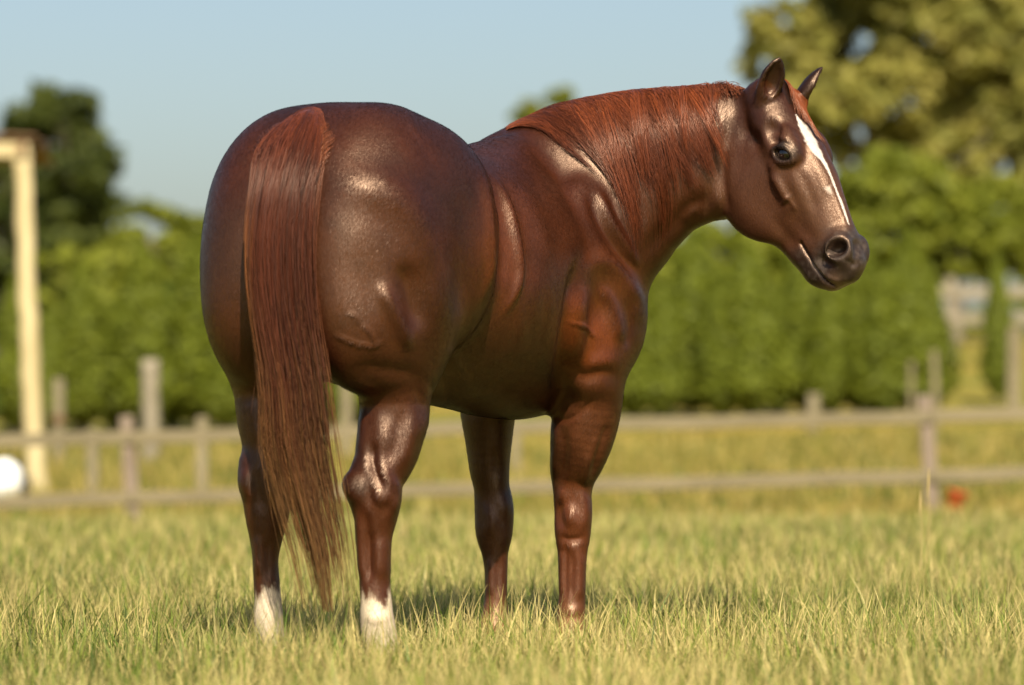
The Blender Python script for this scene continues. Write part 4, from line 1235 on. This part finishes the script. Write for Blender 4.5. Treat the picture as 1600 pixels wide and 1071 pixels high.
def crown_clumps(blobs, n, leaf, seed, clumps=26, spread=.30):
    """blobs: (x, y, z, rx, ry, rz) lobes. Leaves sit in clumps spread through the lobes' outer volume."""
    r = np.random.default_rng(seed)
    vol = np.array([b[3] * b[4] * b[5] for b in blobs]) ** .67; vol /= vol.sum()
    cs, cr, cv = [], [], []
    for b, w in zip(blobs, vol):
        k = max(5, int(clumps * len(blobs) * w))
        d = r.standard_normal((k, 3)); d /= np.linalg.norm(d, axis=1)[:, None]
        rad = r.uniform(.45, 1.0, k) ** .6
        cs.append(np.array(b[:3]) + d * rad[:, None] * np.array(b[3:])); cr.append(np.full(k, spread * np.mean(b[3:])) * r.uniform(.6, 1.35, k)); cv.append(np.full(k, 0.))
    cs, cr = np.concatenate(cs), np.concatenate(cr)
    tint = r.uniform(.15, .85, len(cs))
    j = r.choice(len(cs), n, p=cr ** 2 / (cr ** 2).sum())
    d = r.standard_normal((n, 3)); d /= np.linalg.norm(d, axis=1)[:, None]
    d[:, 2] *= .7
    P_ = cs[j] + d * (cr[j] * r.uniform(.2, 1, n) ** .5)[:, None]
    nr = d + .55 * r.standard_normal((n, 3)) + np.array((0, 0, .45))
    return P_, nr, leaf * r.uniform(.6, 1.4, n), np.clip(tint[j] + .22 * r.standard_normal(n), 0, 1), cs
def limb_mesh(name, segs, sides=8):
    """segs: list of (p0, p1, r0, r1) tapered limbs joined into one trunk."""
    V, F = [], []
    th = np.linspace(0, 2 * math.pi, sides, endpoint=False)
    for p0, p1, r0, r1 in segs:
        p0, p1 = np.array(p0, float), np.array(p1, float)
        d = unit_(p1 - p0); a = unit_(np.cross(d, (.37, .91, .13))); b = np.cross(d, a)
        o = len(V) * sides
        mid = (p0 + p1) / 2 + a * .05 * np.linalg.norm(p1 - p0)
        for c, rr in ((p0, r0), (mid, (r0 + r1) / 2), (p1, r1)):
            V.append(c + rr * (np.cos(th)[:, None] * a + np.sin(th)[:, None] * b))
        for q in range(2):
            for j in range(sides): F.append((o + q * sides + j, o + q * sides + (j + 1) % sides, o + (q + 1) * sides + (j + 1) % sides, o + (q + 1) * sides + j))
    return mesh_np(name, np.concatenate(V), np.array(F))
M_BARK = wood('tree_bark', (.10, .080, .055), (.22, .18, .13), 9)
M_PBARK = wood('pale_bark', (.26, .22, .15), (.42, .36, .25), 9)
L_DARK = leaf_material('dark_green_leaves', (.040, .055, .009), (.075, .095, .015), (.125, .145, .024))
L_OLIVE = leaf_material('olive_autumn_leaves', (.235, .235, .048), (.315, .295, .062), (.395, .345, .085))
L_BRIGHT = leaf_material('bright_green_leaves', (.140, .165, .014), (.210, .235, .021), (.284, .300, .034))
L_CON = leaf_material('conifer_sprays', (.132, .162, .014), (.198, .230, .021), (.268, .295, .034))
L_CONB = leaf_material('bluish_conifer_sprays', (.090, .130, .020), (.140, .185, .026), (.200, .240, .036))
def broad_tree(name, label, px, Y, lobes_px, n, leaf, mat, seed, trunk_r=.22, group=None, bark=None, cat='tree', clumps=26, spread=.30):
    """lobes_px: (px, py, rx, rz, dY) crown lobes as seen in the photo, at the tree's own distance."""
    b0 = base_at(px, Y); S_ = (Y - CAM_Y) / FPX
    e = empty(name, tuple(b0)); tag(e, label, cat, group)
    blobs = []
    for lx, ly, rx, rz, dY in lobes_px:
        c = P(lx, ly, Y + dY)
        blobs.append((c[0], c[1], c[2], rx * S_, (rx + rz) * .5 * S_, rz * S_))
    cen, nr, sz, val, cs = crown_clumps(blobs, n, leaf, seed, clumps, spread)
    child('crown', leaf_mesh('crown', cen, nr, sz, val, seed=seed), mat, e)
    bl = np.array(blobs); low = bl[:, 2].min(); mid = bl[:, :3].mean(0)
    fork = b0 + (mid - b0) * .45; fork[2] = b0[2] + (mid[2] - b0[2]) * .5
    segs = [(b0 - np.array((0, 0, .3)), fork, trunk_r, trunk_r * .7)]
    r = np.random.default_rng(seed + 1)
    for b in blobs:
        c = np.array(b[:3]); segs.append((fork, c, trunk_r * .5, trunk_r * .14))
        for q in range(3):
            d = r.standard_normal(3) * np.array(b[3:]) * .55
            segs.append((fork + (c - fork) * r.uniform(.5, .9), c + d, trunk_r * .2, trunk_r * .05))
    child('trunk', limb_mesh('trunk', segs), bark or M_BARK, e)
    return e
# left
broad_tree('leafy_tree', 'tall dark green tree with a rounded top at the far left behind the log post', 90, 100, [(95, 175, 62, 52, 0), (50, 240, 70, 70, 1), (125, 265, 58, 62, -1), (80, 340, 85, 75, 0), (40, 420, 70, 70, 1), (140, 400, 50, 60, 0)], 14000, .20, L_DARK, 21, .25, clumps=30, spread=.40)
broad_tree('leafy_tree', 'dark tree at the very left edge, lower than its neighbour', 0, 92, [(5, 290, 45, 60, 0), (10, 380, 50, 70, 0), (20, 460, 55, 60, 0)], 4000, .24, L_DARK, 22, .25)
broad_tree('leafy_tree', 'soft light green tree between the dark tree and the horse\'s rump', 265, 75, [(235, 370, 50, 55, 0), (300, 375, 45, 50, 1), (262, 440, 80, 60, 0), (340, 450, 45, 50, 0), (190, 420, 50, 60, 0)], 7000, .15, L_BRIGHT, 23, .2, clumps=18, spread=.38)
broad_tree('leafy_tree', 'green bushy tree rising behind the left hedge next to the log post', 110, 70, [(90, 440, 60, 60, 0), (150, 460, 60, 60, 1), (110, 520, 90, 60, 0), (200, 510, 60, 55, 0)], 7000, .15, L_BRIGHT, 24, .2)
# middle
broad_tree('leafy_tree', 'distant tree whose top shows above the withers and the mane', 862, 160, [(862, 180, 42, 42, 0), (835, 205, 45, 35, 2), (895, 215, 45, 40, 0), (865, 260, 75, 50, 0)], 5000, .26, L_BRIGHT, 25, .3, clumps=18, spread=.4)
# right
broad_tree('leafy_tree', 'huge olive brown tree filling the upper right corner behind the head', 1420, 82, [(1230, 75, 75, 70, 0), (1340, 45, 95, 90, 2), (1470, 30, 110, 100, 0), (1590, 60, 90, 110, 1), (1200, 150, 55, 45, 0), (1300, 150, 85, 60, -1), (1410, 150, 95, 75, 0), (1530, 180, 80, 70, 1), (1400, 240, 80, 45, 0), (1480, 250, 70, 45, 0), (1290, 225, 60, 40, 0), (1640, 190, 80, 90, 0), (1700, 80, 90, 100, 0), (1570, 270, 70, 45, 0), (1640, 290, 60, 50, 1), (1420, -60, 150, 80, 0)], 44000, .19, L_OLIVE, 26, .22, bark=M_BARK, clumps=60, spread=.32)
broad_tree('leafy_tree', 'rounded bright green tree behind the horse\'s nose', 1400, 66, [(1390, 290, 85, 55, 0), (1330, 330, 60, 60, 1), (1455, 330, 65, 60, 0), (1400, 370, 100, 65, 0), (1510, 370, 60, 65, 0), (1560, 340, 60, 60, 1), (1610, 380, 60, 70, 0)], 18000, .12, L_BRIGHT, 27, .16, clumps=60, spread=.34)
broad_tree('leafy_tree', 'dense green tree under the horse\'s throat behind the right hedge', 1090, 64, [(1060, 420, 60, 55, 0), (1130, 400, 65, 60, 1), (1200, 410, 60, 60, 0), (1270, 390, 60, 60, 0), (1100, 480, 110, 60, 0), (1230, 480, 110, 60, 0), (1000, 470, 50, 55, 0)], 18000, .12, L_BRIGHT, 28, .16, clumps=60, spread=.34)
broad_tree('dark_shrub', 'dark shadowy shrub above the far board fence', 1500, 72, [(1495, 410, 35, 32, 0), (1470, 400, 25, 26, 0), (1545, 400, 32, 36, 0)], 2600, .14, L_DARK, 29, .1, cat='shrub')
# hedges of small conifers: four shapes, shared by the copies
def conifer_parts(seed, h=2.5, w=.46):
    r = np.random.default_rng(seed); n = 5200
    t = r.uniform(0, 1, n) ** .8
    prof = w * (np.clip(t / .16, 0, 1) ** .6) * (1 - t ** 2.1) ** .8 + .03
    nb = 26; ang0 = r.uniform(0, 6.28, nb); at_ = r.uniform(0, 1, nb)
    ang = r.uniform(0, 6.28, n)
    bump = np.zeros(n)
    for q in range(nb):
        da = np.angle(np.exp(1j * (ang - ang0[q])))
        bump += .18 * np.exp(-(da / .45) ** 2 - ((t - at_[q]) / .10) ** 2)
    rad = prof * (r.uniform(.25, 1, n) ** .5) * (.82 + bump)
    z = .14 + t * (h - .14)
    cen = np.stack((rad * np.cos(ang), rad * np.sin(ang), z), 1)
    nr = np.stack((np.cos(ang), np.sin(ang), np.full(n, .35)), 1) + .6 * r.standard_normal((n, 3))
    crown = leaf_mesh('crown', cen, nr, .060 * r.uniform(.6, 1.4, n), np.clip(.45 + .35 * (bump - .4) + .22 * r.standard_normal(n), 0, 1), asp=2.2, seed=seed)
    segs = [((0, 0, -.2), (0, 0, h * .8), .045, .012)]
    for q in range(6):
        zz = h * r.uniform(.15, .6); a = r.uniform(0, 6.28)
        segs.append(((0, 0, zz), (w * .6 * math.cos(a), w * .6 * math.sin(a), zz + .35), .014, .004))
    return crown, limb_mesh('trunk', segs, 6)
CON = [conifer_parts(40 + q, 2.5, .44 + .03 * q) for q in range(4)]
for c_, t_ in CON:
    c_.materials.append(L_CON); t_.materials.append(M_BARK)
ORD = ['first', 'second', 'third', 'fourth', 'fifth', 'sixth', 'seventh', 'eighth', 'ninth', 'tenth', 'eleventh', 'twelfth', 'thirteenth', 'fourteenth', 'fifteenth', 'sixteenth']
def hedge(items, Y, fmt, group, seed):
    r = np.random.default_rng(seed)
    for q, (px, ytop) in enumerate(items):
        yy = Y + r.uniform(-.5, .5)
        b0 = base_at(px, yy)
        hgt = P(px, ytop, yy)[2] - b0[2]
        e = empty('hedge_conifer', tuple(b0)); tag(e, fmt % ORD[q], 'conifer', group)
        cm, tm = CON[int(r.integers(0, 4))]
        sc = hgt / 2.5; sw = sc * r.uniform(.9, 1.15)
        for nm_, me in (('crown', cm), ('trunk', tm)):
            o = bpy.data.objects.new(nm_, me); COL.objects.link(o); o.parent = e
        e.scale = (sw, sw, sc); e.rotation_euler = (0, 0, r.uniform(0, 6.28))
        if r.random() < .22 and nm_:
            o = [c for c in e.children if c.name.startswith('crown')][0]
            o.material_slots[0].link = 'OBJECT'; o.material_slots[0].material = L_CONB
hedge([(-40, 470), (25, 430), (78, 480), (128, 415), (178, 470), (222, 385), (268, 440), (312, 370), (352, 420), (398, 400), (445, 430), (500, 420), (560, 430), (620, 420)],
      38.5, '%s small conifer from the left in the hedge behind the log post and the rump', 'conifers of the left hedge', 3)
hedge([(945, 450), (990, 405), (1035, 440), (1082, 370), (1128, 425), (1172, 385), (1215, 445), (1255, 365), (1298, 415), (1340, 350), (1380, 420), (1418, 360), (1446, 410)],
      40.0, '%s small conifer from the left in the hedge below the horse\'s head', 'conifers of the right hedge', 4)
lone = base_at(1560, 43.5)
e = empty('lone_conifer', tuple(lone)); tag(e, 'single slim dark conifer standing alone near the right edge', 'conifer')
for nm_, me in (('crown', CON[1][0]), ('trunk', CON[1][1])):
    o = bpy.data.objects.new(nm_, me); COL.objects.link(o); o.parent = e
sc = (P(1560, 395, 43.5)[2] - lone[2]) / 2.5
e.scale = (sc * .62, sc * .62, sc)

# a far belt of trees closing the view on both sides, too distant to tell its trees apart
r_ = np.random.default_rng(77)
bl_ = []
for x_ in np.arange(-150, 151, 5.5):
    yy_ = 178 + r_.uniform(-8, 8); hh_ = r_.uniform(4.0, 8.0) if abs(x_) > 26 else r_.uniform(3.0, 4.6)
    zz_ = float(terrain(x_, yy_))
    bl_.append((x_ + r_.uniform(-2, 2), yy_, zz_ + hh_ * .5, r_.uniform(3.5, 6.0), 3.5, hh_ * .55))
cen, nr, sz, val, cs = crown_clumps(bl_, 24000, .55, 78, 10, .42)
cen[:, 2] = np.maximum(cen[:, 2], terrain(cen[:, 0], cen[:, 1]) + .1)
fw = link_mesh('far_wood', leaf_mesh('far_wood', cen, nr, sz, val, seed=79), L_BRIGHT)
tag(fw, 'far belt of green woodland beyond the hedges', 'woodland', kind='stuff')

# ----------------------------------------------------------------- grass: too many blades to count
def blades(n, xs, ys, hmin, hmax, wid, seed, segs=3, lean=.55, straw=.4, tuft=0):
    r = np.random.default_rng(seed)
    tk = np.zeros(n)
    if tuft:                                                        # blades gathered in tufts that fan outwards
        nt_ = max(1, n // tuft); j = r.integers(0, nt_, n)
        ox, oy = r.normal(0, .022, n), r.normal(0, .022, n)
        xs, ys = xs[j] + ox, ys[j] + oy
        tk = (r.random(nt_)[j] - .5) * .55
    z = terrain(xs, ys)
    h = r.uniform(hmin, hmax, n) * (0.75 + .5 * vnoise(np.stack((xs, ys, ys * 0), 1), 1.9, 9))
    a = r.uniform(0, 6.28, n) if not tuft else np.arctan2(oy, ox) + r.normal(0, .7, n)
    wa = a + 1.57 + r.normal(0, .4, n)
    t = np.linspace(0, 1, segs + 1)
    th0 = np.abs(r.normal(0, .30 * lean, n)); kap = np.abs(r.normal(0, 1.15 * lean, n))   # tilt at the foot, bend along the blade
    tm = (t[1:] + t[:-1]) * .5
    th = np.minimum(th0[:, None] + kap[:, None] * tm[None, :], 2.2)
    zero = np.zeros((n, 1))
    hx = np.concatenate((zero, np.cumsum(np.sin(th), 1)), 1) / segs * h[:, None]
    hz = np.concatenate((zero, np.cumsum(np.cos(th), 1)), 1) / segs * h[:, None]
    yaw = a[:, None] + r.normal(0, .5, n)[:, None] * t[None, :]
    cx = xs[:, None] + np.cos(yaw) * hx
    cy = ys[:, None] + np.sin(yaw) * hx
    cz = z[:, None] - .012 + hz
    w = wid * r.uniform(.6, 1.4, n)[:, None] * (1 - t ** 1.6 * .92)
    dx, dy = np.cos(wa)[:, None] * w, np.sin(wa)[:, None] * w
    V = np.stack((np.stack((cx - dx, cy - dy, cz), 2), np.stack((cx + dx, cy + dy, cz), 2)), 2)
    base = (np.arange(n)[:, None] * (segs + 1) + np.arange(segs)[None, :])[..., None] * 2
    F = np.concatenate((base, base + 1, base + 3, base + 2), 2).reshape(-1, 4)
    green = np.array((.118, .175, .022)); lime = np.array((.250, .275, .052)); dry = np.array((.50, .405, .155)); dark = np.array((.045, .078, .012))
    pn = vnoise(np.stack((xs, ys, ys * 0), 1), .9, 4); k = r.random(n) + .35 * (pn - .5) + tk
    col = np.where((k < .12)[:, None], dark, np.where((k < .36)[:, None], green, np.where((k < 1 - straw)[:, None], lime, dry)))
    col = col * r.uniform(.75, 1.3, n)[:, None]
    C = col[:, None, :] * (1 - .0 * t)[None, :, None]
    tipdry = (r.random(n) < .4)[:, None, None] * smoothstep(.4, 1, t)[None, :, None] * .7
    C = C * (1 - tipdry) + dry * tipdry
    return V.reshape(-1, 3), F, np.repeat(C, 2, axis=1).reshape(-1, 3)
def field_xy(n, y0, y1, seed, mrg=.7, near=1.0):
    r = np.random.default_rng(seed)
    y = y0 + (y1 - y0) * r.random(n * 2) ** near
    hw = (y - CAM_Y) * 800 / FPX + mrg
    keep = r.random(n * 2) < hw / hw.max()
    y = y[keep][:n]; hw = hw[keep][:n]
    x = r.uniform(-1, 1, len(y)) * hw
    return x, y
m_grass = bpy.data.materials.new('grass_blades'); m_grass.use_nodes = True
nt = m_grass.node_tree; nt.nodes.clear()
o_ = nt.nodes.new('ShaderNodeOutputMaterial'); at = nt.nodes.new('ShaderNodeAttribute'); at.attribute_name = 'blade'
d_ = nt.nodes.new('ShaderNodeBsdfPrincipled'); d_.inputs['Roughness'].default_value = .5; d_.inputs['Specular IOR Level'].default_value = .25
t_ = nt.nodes.new('ShaderNodeBsdfTranslucent'); mx_ = nt.nodes.new('ShaderNodeMixShader'); mx_.inputs[0].default_value = .4
nt.links.new(at.outputs['Color'], d_.inputs['Base Color']); nt.links.new(at.outputs['Color'], t_.inputs['Color'])
nt.links.new(d_.outputs[0], mx_.inputs[1]); nt.links.new(t_.outputs[0], mx_.inputs[2]); nt.links.new(mx_.outputs[0], o_.inputs['Surface'])
def grass_object(name, label, sets, tone=1.0):
    Vs, Fs, Cs, k = [], [], [], 0
    for V, F, C in sets:
        Vs.append(V); Fs.append(F + k); Cs.append(C); k += len(V)
    me = mesh_np(name, np.concatenate(Vs), np.concatenate(Fs))
    set_col(me, 'blade', np.concatenate(Cs) * tone)
    o = link_mesh(name, me, m_grass); tag(o, label, 'grass', kind='stuff'); return o
sets = []
x, y = field_xy(92000, -2.9, 4.5, 1); sets.append(blades(len(x), x, y, .09, .22, .0030, 1, 4, 1.0, .34, 14))
x, y = field_xy(14000, -2.9, 4.5, 2); sets.append(blades(len(x), x, y, .13, .26, .0030, 2, 5, .75, .50))
x, y = field_xy(55000, 4.5, 13.5, 3, 1.0); sets.append(blades(len(x), x, y, .08, .20, .0048, 3, 3, .9, .34, 10))
x, y = field_xy(9000, -2.3, -.12, 8); sets.append(blades(len(x), x, y, .12, .22, .0030, 8, 4, .8, .40))
grass_object('grass', 'tangled green and straw coloured grass round the horse\'s feet', sets, 1.10)
sets = []
x, y = field_xy(42000, 13.5, 36, 5, 1.5, .9); sets.append(blades(len(x), x, y, .06, .22, .009, 5, 2, .6, .58))
grass_object('far_grass', 'dry golden grass of the field at and beyond the rail fence', sets, np.array((.84, .80, .58)))
# tall dry stalks that stand out one by one
r_ = np.random.default_rng(12)
m_stalk = plain('dry_stalk', (.42, .32, .13), .7, .2, .2)
def stalk(px, pyt, Y, lean, label):
    b0 = base_at(px, Y); tp = P(px + lean, pyt, Y)
    e = empty('grass_stalk', tuple(b0)); tag(e, label, 'stalk', None)
    pts = [b0 + (tp - b0) * t + np.array((.012 * math.sin(3 * t), 0, 0)) for t in np.linspace(0, 1, 8)]
    me = loft('stem', pts, np.linspace(.0022, .0010, 8), np.linspace(.0022, .0010, 8), np.array((1.0, 0, 0)), 6, 10)
    child('stem', me, m_stalk, e)
    q = [tp + (tp - b0) * t for t in (-.16, -.08, 0, .05)]
    child('seed_head', loft('seed_head', q, [.0012, .0024, .0020, .0006], [.0012, .0024, .0020, .0006], np.array((1.0, 0, 0)), 6, 10), m_stalk, e)
stalk(1437, 742, 3.2, 14, 'tall thin dry stalk in front of the right fence post')
stalk(1428, 775, 3.0, 10, 'shorter dry stalk left of the tall one by the right fence post')
